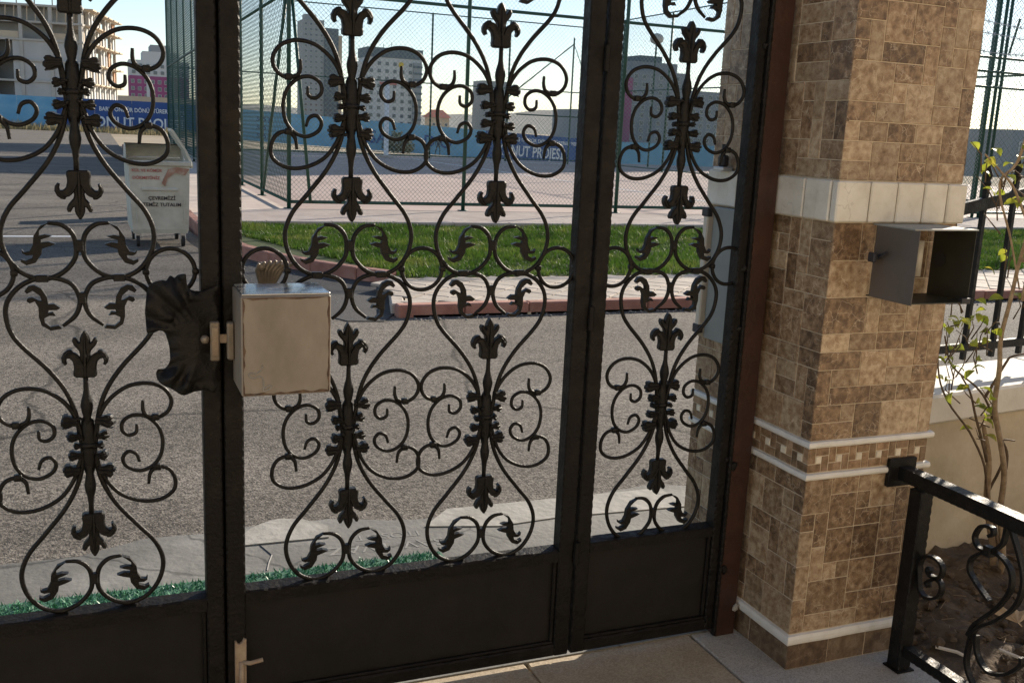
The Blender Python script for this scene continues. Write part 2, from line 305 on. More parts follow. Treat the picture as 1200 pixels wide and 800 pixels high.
# gate threshold
mb = MB()
tp = [(-3, 2.59), (1.9, 2.585), (2.6, 2.6), (2.6, 3.82)] + [(x, 3.84 + .07 * sin(x * 3.1) + .05 * mnoise.noise(Vector((x * 4, 0, 0)))) for x in np.arange(2.4, -3, -.12)]
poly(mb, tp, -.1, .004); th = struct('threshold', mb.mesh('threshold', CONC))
mb = MB(); pp = [(.36, 3.715), (.8, 3.70)] + [(.82 - .47 * t, 3.74 + .2 * sin(pi * min(1, t * 1.15 + .08)) ** .7 + random.uniform(-.006, .006)) for t in np.linspace(0, 1, 12)]  # pale sunlit area of the threshold, put into colour
poly(mb, pp, -.05, .010); part('sun_patch', mb, PALE, th)
mb = MB(); poly(mb, [(1.35, 3.86), (1.2, 3.7), (1.5, 3.62), (1.8, 3.64), (2.4, 3.6), (2.4, 3.84)], -.05, .009); part('sun_patch', mb, PALE, th)  # second pale area, sunlight painted on the slab
mb = MB(); mb.tube([(.53, 3.735, .004), (.535, 3.69, .004), (.56, 3.6, .004), (.54, 3.54, .004), (.522, 3.47, .004)], .0035, 4); part('crack', mb, INK, th)
for body, x, y, sz, ry in (('ITOSOT', 1.03, 3.66, .075, 0), ('SAV  EVAZ', 1.0, 3.56, .1, 0)):  # faint turned-round letters lying flat on the slab
    o = link('faint_lettering', text_mesh('faint_lettering', body, sz, FAINT, .0004), th, (x, y, .0048), (0, 0, pi - .05 + ry))
# courtyard floor: slabs
mb = MB(); mb.box(-4, -4, -.1, 2.42, 2.56, -.012); mb.box(2.42, -4, -.2, 6.4, 1.2, -.012)
cf = struct('courtyard_floor', mb.mesh('courtyard_floor', GROUT))
for (x0, x1, y0, y1, m) in [(1.785, 2.44, 1.62, 2.60, GRAN), (1.785, 2.44, .4, 1.615, GRAN)] + [(x, x + .595, y0, y1, FLOOR) for x in (1.186, .587, -.012, -.611) for y0, y1 in ((2.012, 2.66), (1.41, 2.007), (.81, 1.405))]:
    mb = MB(); mb.box(x0, y0, -.04, x1 - .006, y1, 0, .004); part('paving_slab', mb, m, cf)
# ---------------- pavement, kerb
mb = MB(); poly(mb, [(2.47, 8.35), (40, 8.35), (40, 9.86), (2.9, 9.86)], -.1, ZR - .012)
sw = struct('sidewalk', mb.mesh('sidewalk', GROUT))
s_ = .25; pm = MB(); pm.box(-s_ / 2 + .006, -s_ / 2 + .006, -.03, s_ / 2 - .006, s_ / 2 - .006, 0, .006); pme = pm.mesh('paver', PAVER)
cand = []
dg = s_ * math.sqrt(2) / 2
for i in range(0, 120):
    for j in range(0, 8):
        x = 2.62 + i * dg * 1.0; y = 8.46 + (j * 2 + (i % 2)) * dg
        if y < 9.78 and x < 22: cand.append((x, y))
cand.sort(key=lambda p: p[0] ** 2 + p[1] ** 2)
for n_, (x, y) in enumerate(cand[:280]): link('paver', pme, sw, (x, y, ZR + random.uniform(-.003, .003)), (0, 0, pi / 4))
mb = MB(); c4 = cos(pi / 4) * (s_ / 2 - .006) * math.sqrt(2)
for x, y in cand[280:]: mb.add([(x - c4, y, ZR), (x, y - c4, ZR), (x + c4, y, ZR), (x, y + c4, ZR)], [(0, 1, 2, 3)])
part('far_paver', mb, PAVER, sw, stuff=True)
kb = struct('kerb', MB().box(2.5, 8.2, -.1, 40, 8.33, .02).mesh('kerb', GROUT))
def kerb_stone(p, q, h, wd=.13, m=KERB, name='kerb_stone', par=None):
    d = (Vector(q) - Vector(p)); L = d.length
    mb = MB(); mb.box(0.004, 0, -.1, L - .004, wd, h, .012); return part(name, mb, m, par or kb, loc=(p[0], p[1], 0), rot=(0, 0, math.atan2(d.y, d.x)))
for a, b in (((2.36, 8.34), (2.5, 8.9)), ((2.5, 8.9), (2.64, 9.44)), ((2.64, 9.44), (2.78, 9.96))): kerb_stone((a[0] + .1, a[1]), (b[0] + .1, b[1]), ZR - .004, .12, PAVER)
x = 2.36
while x < 26: kerb_stone((x, 8.2), (x + .62, 8.2), .115 + random.uniform(-.006, .006)); x += .62
kp = [(1.18, 54), (1.2, 40), (1.22, 28), (1.25, 21), (1.26, 16.5), (1.28, 15), (1.36, 13.6), (1.55, 12.3), (1.78, 11.6), (2.12, 10.9), (2.5, 10.32), (2.78, 9.98)]
kp2 = [kp[0]]
for a, b in zip(kp[:-1], kp[1:]):
    n_ = max(1, round((Vector(b) - Vector(a)).length / .75))
    for i in range(1, n_ + 1): kp2.append((a[0] + (b[0] - a[0]) * i / n_, a[1] + (b[1] - a[1]) * i / n_))
for a, b in zip(kp2[:-1], kp2[1:]): kerb_stone(a, b, .14)
mb = MB()
for i in range(520):
    x = random.uniform(2.3, 13) if random.random() < .75 else random.uniform(1.3, 2.4); y = 8.19 - abs(random.gauss(0, .09)) if x > 2.4 else random.uniform(8.5, 11); mb.ico((x, y, .006), random.uniform(.004, .013), 1, (1, 1, .7), .3)
o = link('kerb_grit', mb.mesh('kerb_grit', PALE)); o['kind'] = 'stuff'; o['label'] = 'loose grit lying along the foot of the red kerb'
# ---------------- grass strip
gp = [(2.92, 9.9), (40, 9.9), (40, 15.1), (1.34, 15.1), (1.5, 13.4), (1.72, 12.2), (2.3, 10.95)]
mb = MB(); poly(mb, gp, -.1, ZR - .01); struct('verge', mb.mesh('verge', SOILG))
N = 110000
u = np.random.rand(N); gx = 1.4 + 26 * u ** 1.8; gy = 9.88 + 5.22 * np.random.rand(N)
keep = ~((gx < 2.95) & (gy < 15.1 - (gx - 1.34) / 1.6 * 5.3 + .05)); gx, gy = gx[keep], gy[keep]; N = len(gx)
cl = np.array([mnoise.noise(Vector((a * .9, b * .9, 0))) for a, b in zip(gx[::1], gy[::1])])
hh = (.03 + .04 * np.random.rand(N)) * (1 + .7 * cl); an = np.random.rand(N) * 2 * pi; wd = .006 + .006 * np.random.rand(N)
lx, ly = np.random.randn(N) * .03, np.random.randn(N) * .03
V = np.zeros((N, 3, 3)); V[:, 0] = np.stack([gx - wd * np.cos(an), gy - wd * np.sin(an), np.full(N, ZR - .012)], 1); V[:, 1] = np.stack([gx + wd * np.cos(an), gy + wd * np.sin(an), np.full(N, ZR - .012)], 1)
V[:, 2] = np.stack([gx + lx, gy + ly, ZR + hh], 1)
me = bpy.data.meshes.new('grass'); me.vertices.add(N * 3); me.vertices.foreach_set('co', V.ravel()); me.loops.add(N * 3); me.loops.foreach_set('vertex_index', np.arange(N * 3)); me.polygons.add(N); me.polygons.foreach_set('loop_start', np.arange(N) * 3); me.update(); me.materials.append(GRASS)
go = link('grass', me); go['kind'] = 'stuff'; go['label'] = 'bright green grass strip between paved sidewalk and court'
# ---------------- promenade and court
mb = MB(); poly(mb, [(1.3, 15.28), (40, 15.28), (40, 18.02), (3.1, 18.02), (3.1, 50), (1.3, 50)], -.1, ZR); struct('promenade', mb.mesh('promenade', PROM))
ke = struct('grass_edging', MB().box(1.3, 15.1, -.1, 40, 15.27, ZR - .02).mesh('grass_edging', GROUT))
x = 1.32
while x < 26: kerb_stone((x, 15.1), (x + .98, 15.1), ZR + .06, .17, PROM, 'edging_stone', ke); x += .98
mb = MB(); poly(mb, [(3.1, 18.02), (40, 18.02), (40, 52), (3.1, 52)], -.1, ZR - .006); ct = struct('sports_court', mb.mesh('sports_court', COURT))
mb = MB()
for x0, y0, x1, y1 in ((4, 20, 25, 20.08), (4, 48, 25, 48.08), (14.4, 20, 14.48, 48)): mb.box(x0, y0, ZR - .02, x1, y1, ZR)
part('court_line', mb, WHITE, ct)
# ---------------- hills
def hills(name, y, x0, x1, hmax, seed, base):
    mb = MB(); nx = 90
    for k, (yy, f) in enumerate(((y, 0), (y * 1.08, .5), (y * 1.2, 1), (y * 1.5, .8))):
        for i in range(nx + 1):
            x = x0 + (x1 - x0) * i / nx; h = hmax * (0.55 + .45 * mnoise.noise(Vector((x / (y * .35) + seed, k * .3, 0))) + .18 * mnoise.noise(Vector((x / (y * .08), k, seed))))
            mb.v.append((x, yy, base + max(0, h) * f))
    for k in range(3):
        for i in range(nx): a = k * (nx + 1) + i; mb.f.append((a, a + 1, a + nx + 2, a + nx + 1)); mb.mi.append(0)
    struct(name, mb.mesh(name, HILL, True))
hills('hills', 3800, -4000, 8000, 150, 3.3, -3)

# ================================================================== GATE
# motif curves in local (u, v) metres around the collar
LONG = [(0.045, 0.282), (0.02, 0.303), (0.008, 0.327), (0.007, 0.353), (0.023, 0.383), (0.058, 0.397), (0.093, 0.397), (0.13, 0.381), (0.157, 0.351), (0.166, 0.317), (0.158, 0.272), (0.136, 0.236), (0.082, 0.176), (0.046, 0.121), (0.027, 0.066), (0.019, 0.009), (0.014, -0.028), (0.016, -0.06), (0.029, -0.116), (0.06, -0.177), (0.11, -0.241), (0.147, -0.287), (0.165, -0.337), (0.157, -0.387), (0.128, -0.429), (0.083, -0.447), (0.041, -0.434), (0.012, -0.402), (0.007, -0.37), (0.014, -0.34), (0.036, -0.32), (0.066, -0.316)]
UPL = [(.012, -.02), (0.022, 0.036), (0.034, 0.07), (0.057, 0.102), (0.095, 0.128), (0.14, 0.134), (0.177, 0.12), (0.196, 0.09), (0.189, 0.061), (0.165, 0.045), (0.139, 0.05), (0.129, 0.066), (0.129, 0.09)]
LOL = [(.012, -.03), (0.023, -0.067), (0.037, -0.107), (0.068, -0.148), (0.115, -0.172), (0.161, -0.174), (0.195, -0.154), (0.201, -0.124), (0.188, -0.096), (0.162, -0.086), (0.142, -0.1), (0.137, -0.129)]
MID = [(0.111, 0.027), (0.109, 0.006), (0.092, 0.0), (0.077, 0.014), (0.08, 0.037), (0.104, 0.051), (0.134, 0.045), (0.16, 0.02), (0.171, -0.015), (0.166, -0.056), (0.146, -0.084), (0.116, -0.095), (0.086, -0.082), (0.076, -0.06), (0.088, -0.043), (0.107, -0.049), (0.115, -0.071)]
LFB = [(0.064, -0.315), (0.084, -0.323), (0.099, -0.347), (0.101, -0.367), (0.109, -0.382), (0.121, -0.384), (0.125, -0.378), (0.124, -0.387), (0.116, -0.392), (0.102, -0.391), (0.104, -0.398), (0.118, -0.404), (0.128, -0.4), (0.128, -0.407), (0.116, -0.415), (0.097, -0.409), (0.084, -0.389), (0.082, -0.376), (0.066, -0.371), (0.052, -0.365), (0.068, -0.36), (0.083, -0.362), (0.084, -0.355), (0.071, -0.351), (0.059, -0.346), (0.075, -0.343), (0.087, -0.346), (0.086, -0.334), (0.074, -0.323)]
LFA = [(0.047, 0.276), (0.071, 0.272), (0.09, 0.285), (0.095, 0.305), (0.095, 0.328), (0.102, 0.343), (0.113, 0.338), (0.119, 0.343), (0.117, 0.35), (0.107, 0.353), (0.094, 0.345), (0.087, 0.343), (0.09, 0.355), (0.105, 0.368), (0.118, 0.361), (0.123, 0.367), (0.114, 0.379), (0.102, 0.381), (0.087, 0.373), (0.076, 0.353), (0.074, 0.335), (0.061, 0.336), (0.048, 0.326), (0.056, 0.321), (0.073, 0.321), (0.076, 0.314), (0.064, 0.316), (0.058, 0.307), (0.072, 0.308), (0.084, 0.302), (0.083, 0.292), (0.071, 0.281), (0.053, 0.284)]
def xz(path, y=0.0, sgn=1): return [(sgn * a, y, b) for a, b in path]
HS = {}; LS = {}
for sgn in (1, -1):
    def tb(P, r, k=5):
        sp = smooth_path(P, k); n_ = len(sp); rr = [r * (.72 + .28 * min(1, min(i, n_ - 1 - i) / 6)) for i in range(n_)]
        return MB().tube(xz(sp, 0, sgn), rr, 8, up=(0, 1, 0))
    HS[sgn] = tb(LONG, .0060).mesh('hourglass_scroll', IRON, True)
    def wrap(P, r, nodeat):
        m = tb(P, r); c = nodeat; m.box(c[0] * sgn - .009, -.0085, c[1] - .008, c[0] * sgn + .009, .0085, c[1] + .008, .002); return m
    LS[sgn] = [wrap(UPL, .0054, (.158, .046)).mesh('loop_scroll', IRON, True), wrap(LOL, .0054, (.158, -.086)).mesh('loop_scroll', IRON, True), tb(MID, .0051).mesh('curl_scroll', IRON, True),
               MB().plate([(a * sgn, b) for a, b in LFB], -.010, .006, .0012).mesh('scroll_leaf', IRON), MB().plate([(a * sgn, b) for a, b in LFA], -.010, .006, .0012).mesh('scroll_leaf', IRON)]
FL = [(.0, 0), (.02, 0), (.026, .004), (.027, .012), (.0255, .02), (.0255, .028), (.028, .040), (.0345, .047), (.041, .0475), (.0425, .041), (.0405, .033), (.046, .03), (.052, .038), (.0535, .049), (.048, .061), (.039, .068), (.031, .069), (.027, .062), (.019, .058), (.0125, .049), (.0115, .058), (.0135, .066), (.025, .08), (.029, .091), (.026, .0985), (.02, .098), (.0145, .088), (.0115, .086), (.0115, .096), (.008, .106), (.003, .114), (0, .116)]
flo = FL + [(-a, b) for a, b in reversed(FL[1:-1])]
FLEUR = MB().plate(flo, -.012, .008, .0035)
FLEUR.tube([(0, -.012, .004), (0, -.014, .05), (0, -.012, .105)], [.003, .005, .0015], 6); FLEUR.tube(xz(smooth_path([(.004, .03), (.018, .055), (.034, .06), (.045, .046)], 3), -.0125), .003, 5); FLEUR.tube(xz(smooth_path([(-.004, .03), (-.018, .055), (-.034, .06), (-.045, .046)], 3), -.0125), .003, 5)
FLEUR = FLEUR.mesh('fleur', IRON)
sp_v = [(.156, .006), (.14, .0062), (.125, .0065), (.113, .0085), (.1, .0125), (.085, .015), (.07, .0125), (.055, .009), (.03, .0085), (0, .01), (-.05, .0095), (-.09, .009), (-.105, .0115), (-.12, .014), (-.135, .0125), (-.15, .0085), (-.17, .0065), (-.196, .0062)]
SPIN = MB().tube([(0, -.004, z) for z, r in sp_v], [r for z, r in sp_v], 10).mesh('spindle', IRON, True)
COLL = MB().tube([(0, .003, z) for z in (.06, .045, .01, -.015, -.04, -.07, -.1)], [.008, .015, .017, .018, .017, .016, .008], 12)
COLL.tube([(0, .002, -.01), (0, .002, -.022)], .0215, 12); COLL = COLL.mesh('collar', IRON, True)
def acanth(sz, drop):
    """a three-lobed curling leaf springing outwards along +u"""
    P = [(0, -.4), (.35, -.45), (.62, -.62), (.9, -.66), (1.05, -.45 + drop), (.96, -.28 + drop), (1.13, -.16 + drop * .6), (1.12, .08 + drop * .4), (.98, .16), (1.04, .38), (.9, .58), (.66, .6), (.42, .42), (0, .4)]
    m = MB(); m.plate([(a * sz, b * sz * .72) for a, b in P], -.013, .010, .004)
    m.tube([(0, -.013, 0), (sz * .55, -.0155, sz * .02), (sz * 1.02, -.012, -sz * .05)], .0028, 5); m.tube([(sz * .4, -.0135, sz * .22), (sz * .85, -.013, sz * .34)], .0022, 5); m.tube([(sz * .4, -.0135, -sz * .2), (sz * .85, -.013, -sz * .4)], .0022, 5)
    return m.mesh('acanthus_leaf', IRON)
AC = {'top': acanth(.036, -.25), 'mid': acanth(.026, -.1), 'ball': acanth(.017, 0), 'bot': acanth(.036, .1)}
ACP = [('top', .020, .047, .0), ('mid', .018, .006, .05), ('ball', .016, -.018, 0), ('mid', .018, -.044, -.05), ('bot', .021, -.08, -.05)]
RING = MB().tube([(.057 * cos(t), 0, .057 * sin(t)) for t in np.linspace(0, 2 * pi, 41)], .0058, 8, up=(0, 1, 0)); RING.box(-.066, -.008, -.007, -.05, .008, .007, .002); RING.box(.05, -.008, -.007, .066, .008, .007, .002); RING = RING.mesh('joining_ring', IRON, True)
TIE = MB().box(-.014, -.0085, -.0085, .014, .0085, .0085, .002).mesh('scroll_tie', IRON)
WELD = MB().ico((0, 0, 0), .0055, 1, (1.3, .8, .9), .25).mesh('weld_bead', IRON)
def motif(par, cx, cz):
    s = 1.0094
    for sgn in (1, -1):
        j = lambda a=.0015: random.uniform(-a, a)
        link('hourglass_scroll', HS[sgn], par, (cx + j(), j(), cz + j()), scale=(s, 1, s))
        for me in LS[sgn]: link(me.name.split('.')[0], me, par, (cx + j(), j() + (-.003 if 'loop' in me.name else 0), cz + j()), scale=(s, 1, s))
        for kind, ou, ov, rt in ACP:
            link('acanthus_leaf', AC[kind], par, (cx + sgn * ou + j(), j(.002), cz + ov + j(.002)), (random.gauss(0, .06), random.gauss(0, .07), random.gauss(0, .12)), scale=(sgn * random.uniform(.93, 1.06), 1, random.uniform(.93, 1.06)))
            if random.random() < .5: link('weld_bead', WELD, par, (cx + sgn * (ou - .003), -.012, cz + ov + random.uniform(-.008, .008)), (0, random.uniform(0, 3), 0))
    link('spindle', SPIN, par, (cx, 0, cz)); link('collar', COLL, par, (cx, 0, cz))
    link('fleur', FLEUR, par, (cx, 0, cz + .156), (random.gauss(0, .04), random.gauss(0, .025), random.gauss(0, .06))); link('fleur', FLEUR, par, (cx + .004, 0, cz - .194), scale=(1, 1, -1))
    link('scroll_tie', TIE, par, (cx, 0, cz + .352), (0, pi / 2, 0)); link('scroll_tie', TIE, par, (cx, 0, cz - .372), (0, pi / 2, 0))
def stile(w_, z0, z1, d0=-.024, d1=.021, seed=0):
    """a square bar whose front arrises are hammered into scallops"""
    rng = random.Random(seed); mb = MB(); zs = np.arange(z0, z1, .008); n_ = len(zs); a = w_ / 2
    per = [.024, .027]; off = [rng.random(), rng.random()]
    for z in zs:
        c = []
        for k in (0, 1):
            ph = ((z / per[k]) + off[k] + .15 * mnoise.noise(Vector((z * 9, k * 7 + seed, 0)))) % 1
            c.append(.0022 + .0042 * abs(2 * ph - 1) ** 2)
        mb.v += [(-a + c[0], d0, z), (a - c[1], d0, z), (a, d0 + c[1], z), (a, d1, z), (-a, d1, z), (-a, d0 + c[0], z)]
    for i in range(n_ - 1):
        for j in range(6): mb.f.append((i * 6 + j, i * 6 + (j + 1) % 6, (i + 1) * 6 + (j + 1) % 6, (i + 1) * 6 + j)); mb.mi.append(0)
    mb.f += [tuple(reversed(range(6))), tuple((n_ - 1) * 6 + j for j in range(6))]; mb.mi += [0, 0]
    return mb
YG = 2.575
def gate_leaf(label, x0, x1, sw0, sw1, zb, zr0, zr1, motifs, rings, seed):
    xc = (x0 + x1) / 2
    g = thing('gate_leaf', label, 'gate', (xc, YG, 0), group='wrought iron gate leaves')
    a0, a1 = x0 - xc, x1 - xc
    part('stile', stile(sw0, zb, 2.2, seed=seed), IRON2, g, loc=(a0 + sw0 / 2, 0, 0)); part('stile', stile(sw1, zb, 2.2, seed=seed + 3), IRON2, g, loc=(a1 - sw1 / 2, 0, 0))
    i0, i1 = a0 + sw0, a1 - sw1
    def rail(z0, z1, nm, slope=0.0):
        mb = MB(); nx = int((i1 - i0) / .012); vs = []
        for i in range(nx + 1):
            x = i0 + (i1 - i0) * i / nx; c = .003 + .003 * abs(sin(x * 95 + seed)); q = .0015 * mnoise.noise(Vector((x * 22, seed, z0)))
            vs += [(x, -.022, z0), (x, -.022 + q, z1 - slope - c), (x, -.022 + c + q, z1 - slope + q), (x, .019, z1), (x, .019, z0)]
        mb.add(vs, [(i * 5 + j, (i + 1) * 5 + j, (i + 1) * 5 + (j + 1) % 5, i * 5 + (j + 1) % 5) for i in range(nx) for j in range(5)])
        mb.add([], []); part(nm, mb, IRON2, g)
    rail(zr0, zr1, 'middle_rail', .006); rail(zb, zb + .036, 'bottom_rail'); rail(2.13, 2.17, 'top_rail')
    part('kick_panel', MB().box(i0 - .001, -.004, zb + .034, i1 + .001, .002, zr0 + .002), SHEET, g)
    bd = MB(); bd.box(i0, -.018, zb + .0365, i1, -.004, zb + .046, .003); part('panel_bead', bd, IRON2, g)
    bd = MB(); bd.box(i1 - .012, -.016, zb + .047, i1 - .0005, -.0045, zr0 - .001, .003); part('panel_bead', bd, IRON2, g)
    for mx in motifs:
        motif(g, mx - xc, .831); motif(g, mx - xc, 1.681)
    for rx in rings: link('joining_ring', RING, g, (rx - xc, 0, 1.245))
    for mx in motifs:
        for dx in (-.085, .085):
            link('scroll_tie', TIE, g, (mx - xc + dx, 0, 1.2315))
    return g, xc
g1, xc1 = gate_leaf('wide left gate leaf with leaf shaped handle plate, cropped by the photo edge', -.71, .272, .05, .045, .03, .335, .378, [-.045, -.449], [.159, -.247, -.652], 1)
g2, xc2 = gate_leaf('middle gate leaf carrying the beige lock box', .279, 1.309, .049, .05, .03, .342, .384, [.606, 1.009], [.806, .386, 1.208], 2)
g3, xc3 = gate_leaf('narrow right gate leaf with one scroll column beside the tiled pillar', 1.318, 1.842, .047, .03, .03, .36, .397, [1.592], [1.792, 1.393], 3)
# hinges
for z in (1.83, .37, 1.1):
    mb = MB(); mb.tube([(0, 0, -.035), (0, 0, .035)], .0085, 10); mb.tube([(0, 0, -.004), (0, 0, .004)], .0100, 10); part('hinge', mb, IRON2, g3, loc=(1.3135 - xc3, -.032, z))
for z in (1.9, 1.24, .62, 1.05): 
    mb = MB(); mb.ico((0, 0, 0), .011, 1, (1, .8, 1.2), .25); part('weld_bead', mb, IRON, g3, loc=(1.836 - xc3, -.024, z))
part('meeting_strip', MB().box(.262 - xc1, .0215, .035, .292 - xc1, .026, 2.19, .001), IRON2, g1)
# handle plate on left leaf, fluted leaf shape
ESC = [(0.099, 1.201), (0.105, 1.218), (0.119, 1.23), (0.135, 1.234), (0.144, 1.232), (0.154, 1.242), (0.164, 1.236), (0.172, 1.244), (0.188, 1.248), (0.19, 1.237), (0.193, 1.216), (0.203, 1.208), (0.216, 1.203), (0.232, 1.203), (0.261, 1.215), (0.265, 1.207), (0.262, 0.962), (0.226, 0.955), (0.203, 0.946), (0.179, 0.945), (0.161, 0.952), (0.145, 0.962), (0.134, 0.971), (0.118, 0.985), (0.116, 1.002), (0.121, 1.011), (0.135, 1.01), (0.145, 1.023), (0.149, 1.044), (0.146, 1.074), (0.137, 1.104), (0.124, 1.111), (0.104, 1.101), (0.096, 1.108), (0.095, 1.135), (0.094, 1.164)]
def inside(x, z, P):
    r = False; j = len(P) - 1
    for i in range(len(P)):
        if (P[i][1] > z) != (P[j][1] > z) and x < (P[j][0] - P[i][0]) * (z - P[i][1]) / (P[j][1] - P[i][1]) + P[i][0]: r = not r
        j = i
    return r
def pdist(x, z, P):
    d = 9
    for i in range(len(P)):
        a, b = P[i], P[(i + 1) % len(P)]; ex, ez = b[0] - a[0], b[1] - a[1]; L = ex * ex + ez * ez + 1e-12
        t = max(0, min(1, ((x - a[0]) * ex + (z - a[1]) * ez) / L)); d = min(d, math.hypot(x - a[0] - t * ex, z - a[1] - t * ez))
    return d
pl = MB(); st = .004; idx = {}
SM = smooth_path(ESC + [ESC[0]], 3)[:-1]
bm = bmesh.new(); f = bm.faces.new([bm.verts.new((x, 0, z)) for x, z in SM]); f.normal_update()
bmesh.ops.triangulate(bm, faces=[f]);
for _ in range(4): bmesh.ops.subdivide_edges(bm, edges=[e for e in bm.edges if e.calc_length() > .007], cuts=1)
bmesh.ops.triangulate(bm, faces=bm.faces[:])
for v in bm.verts:
    x, z = v.co.x, v.co.z; d = pdist(x, z, SM); k = min(1, d / .02)
    h = .02 + .012 * k                                     # dished body
    ax, az = .225, 1.10 if z > 1.08 else 1.06
    ang = math.atan2(z - az, x - ax); rr = math.hypot(x - ax, z - az); fl = min(1, max(0, (rr - .045) / .05))
    h += .011 * sin(ang * 15) * fl + .02 * max(0, fl - .6) * (1 if x < .2 else .3)
    if x > .215: h = .022 + (h - .022) * max(0, 1 - (x - .215) / .02)
    v.co.y = -.026 - h + .0
bmesh.ops.recalc_face_normals(bm, faces=bm.faces[:])
if sum(f.normal.y for f in bm.faces) > 0: bmesh.ops.reverse_faces(bm, faces=bm.faces[:])
geo = bmesh.ops.extrude_face_region(bm, geom=bm.faces[:])
for v in [g for g in geo['geom'] if isinstance(g, bmesh.types.BMVert)]: v.co.y -= .004
pl.bm(bm)
hp = part('handle_plate', pl, IRON, g1, True, loc=(-xc1, 0, 0))
mb = MB(); mb.tube([(0.229, -.045, 1.085), (.231, -.066, 1.084), (.236, -.07, 1.083)], [.009, .011, .008], 12); part('lever_stub', mb, BRASS, hp, True)
mb = MB(); mb.box(.2445, -.066, 1.028, .2675, -.049, 1.128, .003); part('strike_plate', mb, BRASS, g1, loc=(-xc1 - .001, 0, 0))
mb = MB(); mb.box(.2485, -.069, 1.042, .2635, -.0662, 1.114, .001); part('strike_face', mb, BOLTM, g1, loc=(-xc1 - .001, 0, 0))
# lock box on middle leaf
lb = part('lock_box', MB().box(.302, -.192, .966, .517, -.026, 1.212, .004), BOX, g2, loc=(-xc2, 0, 0), label='beige painted lock box with scratched face')
mb = MB()
for (ax, az, bx, bz) in ((.306, 1.208, .513, 1.208), (.514, 1.207, .514, .970), (.512, .9695, .307, .9695), (.3055, .971, .3055, 1.206)):
    n_ = 26; L_ = math.hypot(bx - ax, bz - az); nx_, nz_ = -(bz - az) / L_, (bx - ax) / L_; vs = []
    for k in range(n_ + 1):
        t = k / n_; x_, z_ = ax + (bx - ax) * t, az + (bz - az) * t; wd_ = max(.0006, .0035 + .005 * mnoise.noise(Vector((x_ * 45, z_ * 45, ax * 9))) + random.uniform(-.0008, .0008))
        sg_ = 1 if (nx_ * (.41 - x_) + nz_ * (1.09 - z_)) > 0 else -1
        vs += [(x_, -.1925, z_), (x_ + sg_ * nx_ * wd_, -.1928, z_ + sg_ * nz_ * wd_)]
    mb.add(vs, [(2 * k, 2 * k + 1, 2 * k + 3, 2 * k + 2) for k in range(n_)])
part('seam', mb, BOXE, lb)
mb = MB(); sc_ = smooth_path([(.352, 1.042), (.345, 1.028), (.333, 1.022), (.323, 1.025), (.32, 1.018), (.33, 1.012), (.345, 1.015), (.352, 1.008), (.354, .99), (.353, .98), (.364, .981), (.372, .988), (.366, .991), (.356, .985)], 4)
mb.tube([(a, -.1925, b) for a, b in sc_], .0022, 5); part('paint_scribble', mb, PALE, lb)
mb = MB(); mb.box(.304, -.187, 1.2125, .515, -.03, 1.2165, .001); part('box_lid', mb, STEEL, lb)
mb = MB(); mb.box(.2835, -.072, 1.03, .3015, -.045, 1.126, .004); part('keeper', mb, BRASS, g2, loc=(-xc2, 0, 0))
mb = MB(); mb.box(.262, -.058, 1.072, .2885, -.05, 1.094, .001); part('latch_bolt', mb, BOLTM, g2, loc=(-xc2, 0, 0))
mb = MB()
for i in range(7):
    t = -1 + i / 3; mb.tube([(.40 + .012 * t, .06, 1.19), (.41 + .03 * t, .075, 1.235), (.425 + .045 * t, .06, 1.262 - .008 * t * t)], [.006, .008, .004], 6)
part('outer_handle_plate', mb, BRASS, g2, True, loc=(-xc2, 0, 0), label='pale fluted handle plate on the street side of the gate')
mb = MB(); mb.ico((.388, .07, 1.245), .013, 2); part('outer_knob', mb, BRASS, g2, True, loc=(-xc2, 0, 0))
bo = [(.2965, -.002), (.326, -.002), (.327, .21), (.3275, .242), (.3205, .246), (.316, .236), (.309, .231), (.304, .233), (.3015, .24), (.2965, .241)]
part('floor_bolt', MB().plate(bo, -.034, -.0245, .002), BOLTM, g2, loc=(-xc2, 0, 0))
mb = MB(); mb.tube([(.318, -.036, .178), (.335, -.05, .181), (.368, -.052, .187)], [.006, .0062, .006], 8); mb.tube([(.314, -.036, .18), (.312, -.038, .1), (.315, -.037, .02)], .007, 8); part('bolt_handle', mb, BOLTM, g2, True, loc=(-xc2, 0, 0))
# jamb
jb = thing('gate_jamb', 'reddish brown steel jamb post between right gate leaf and pillar', 'post', (1.89, YG, 0))
part('post', MB().box(-.038, -.03, 0, .038, .05, 2.45, .004), JAMB, jb)
part('stop_strip', stile(.012, .01, 2.4, -.05, -.0305, 9), IRON2, jb, loc=(-.043, .012, 0))
for z in (.245, .1, .6): 
    part('wall_plug', MB().ico((0, 0, 0), .013, 1, (1, .6, 1.4), .2), PALE if z < .2 else IRON, jb, loc=(.03 if z < .2 else -.03, -.034, z))
# turf mat outside
tm = thing('turf_mat', 'strip of green plastic turf matting outside the gate', 'mat', (.4, 3.39, .004))
part('backing', MB().box(-1.7, -.28, 0, .78, .048, .008), TURFB, tm)
N = 9000; mb = MB(); vs = []; fs = []
for i in range(N):
    x, y = random.uniform(-1.65, .77), random.uniform(-.27, .045); a = random.uniform(0, pi); w_ = .0035; dx, dy = random.gauss(0, .008), random.gauss(0, .008); h = random.uniform(.010, .02)
    b = len(vs); vs += [(x - w_ * cos(a), y - w_ * sin(a), .007), (x + w_ * cos(a), y + w_ * sin(a), .007), (x + dx, y + dy, .008 + h)]; fs.append((b, b + 1, b + 2))
mb.add(vs, fs); part('turf_blade', mb, TURF, tm, stuff=True)

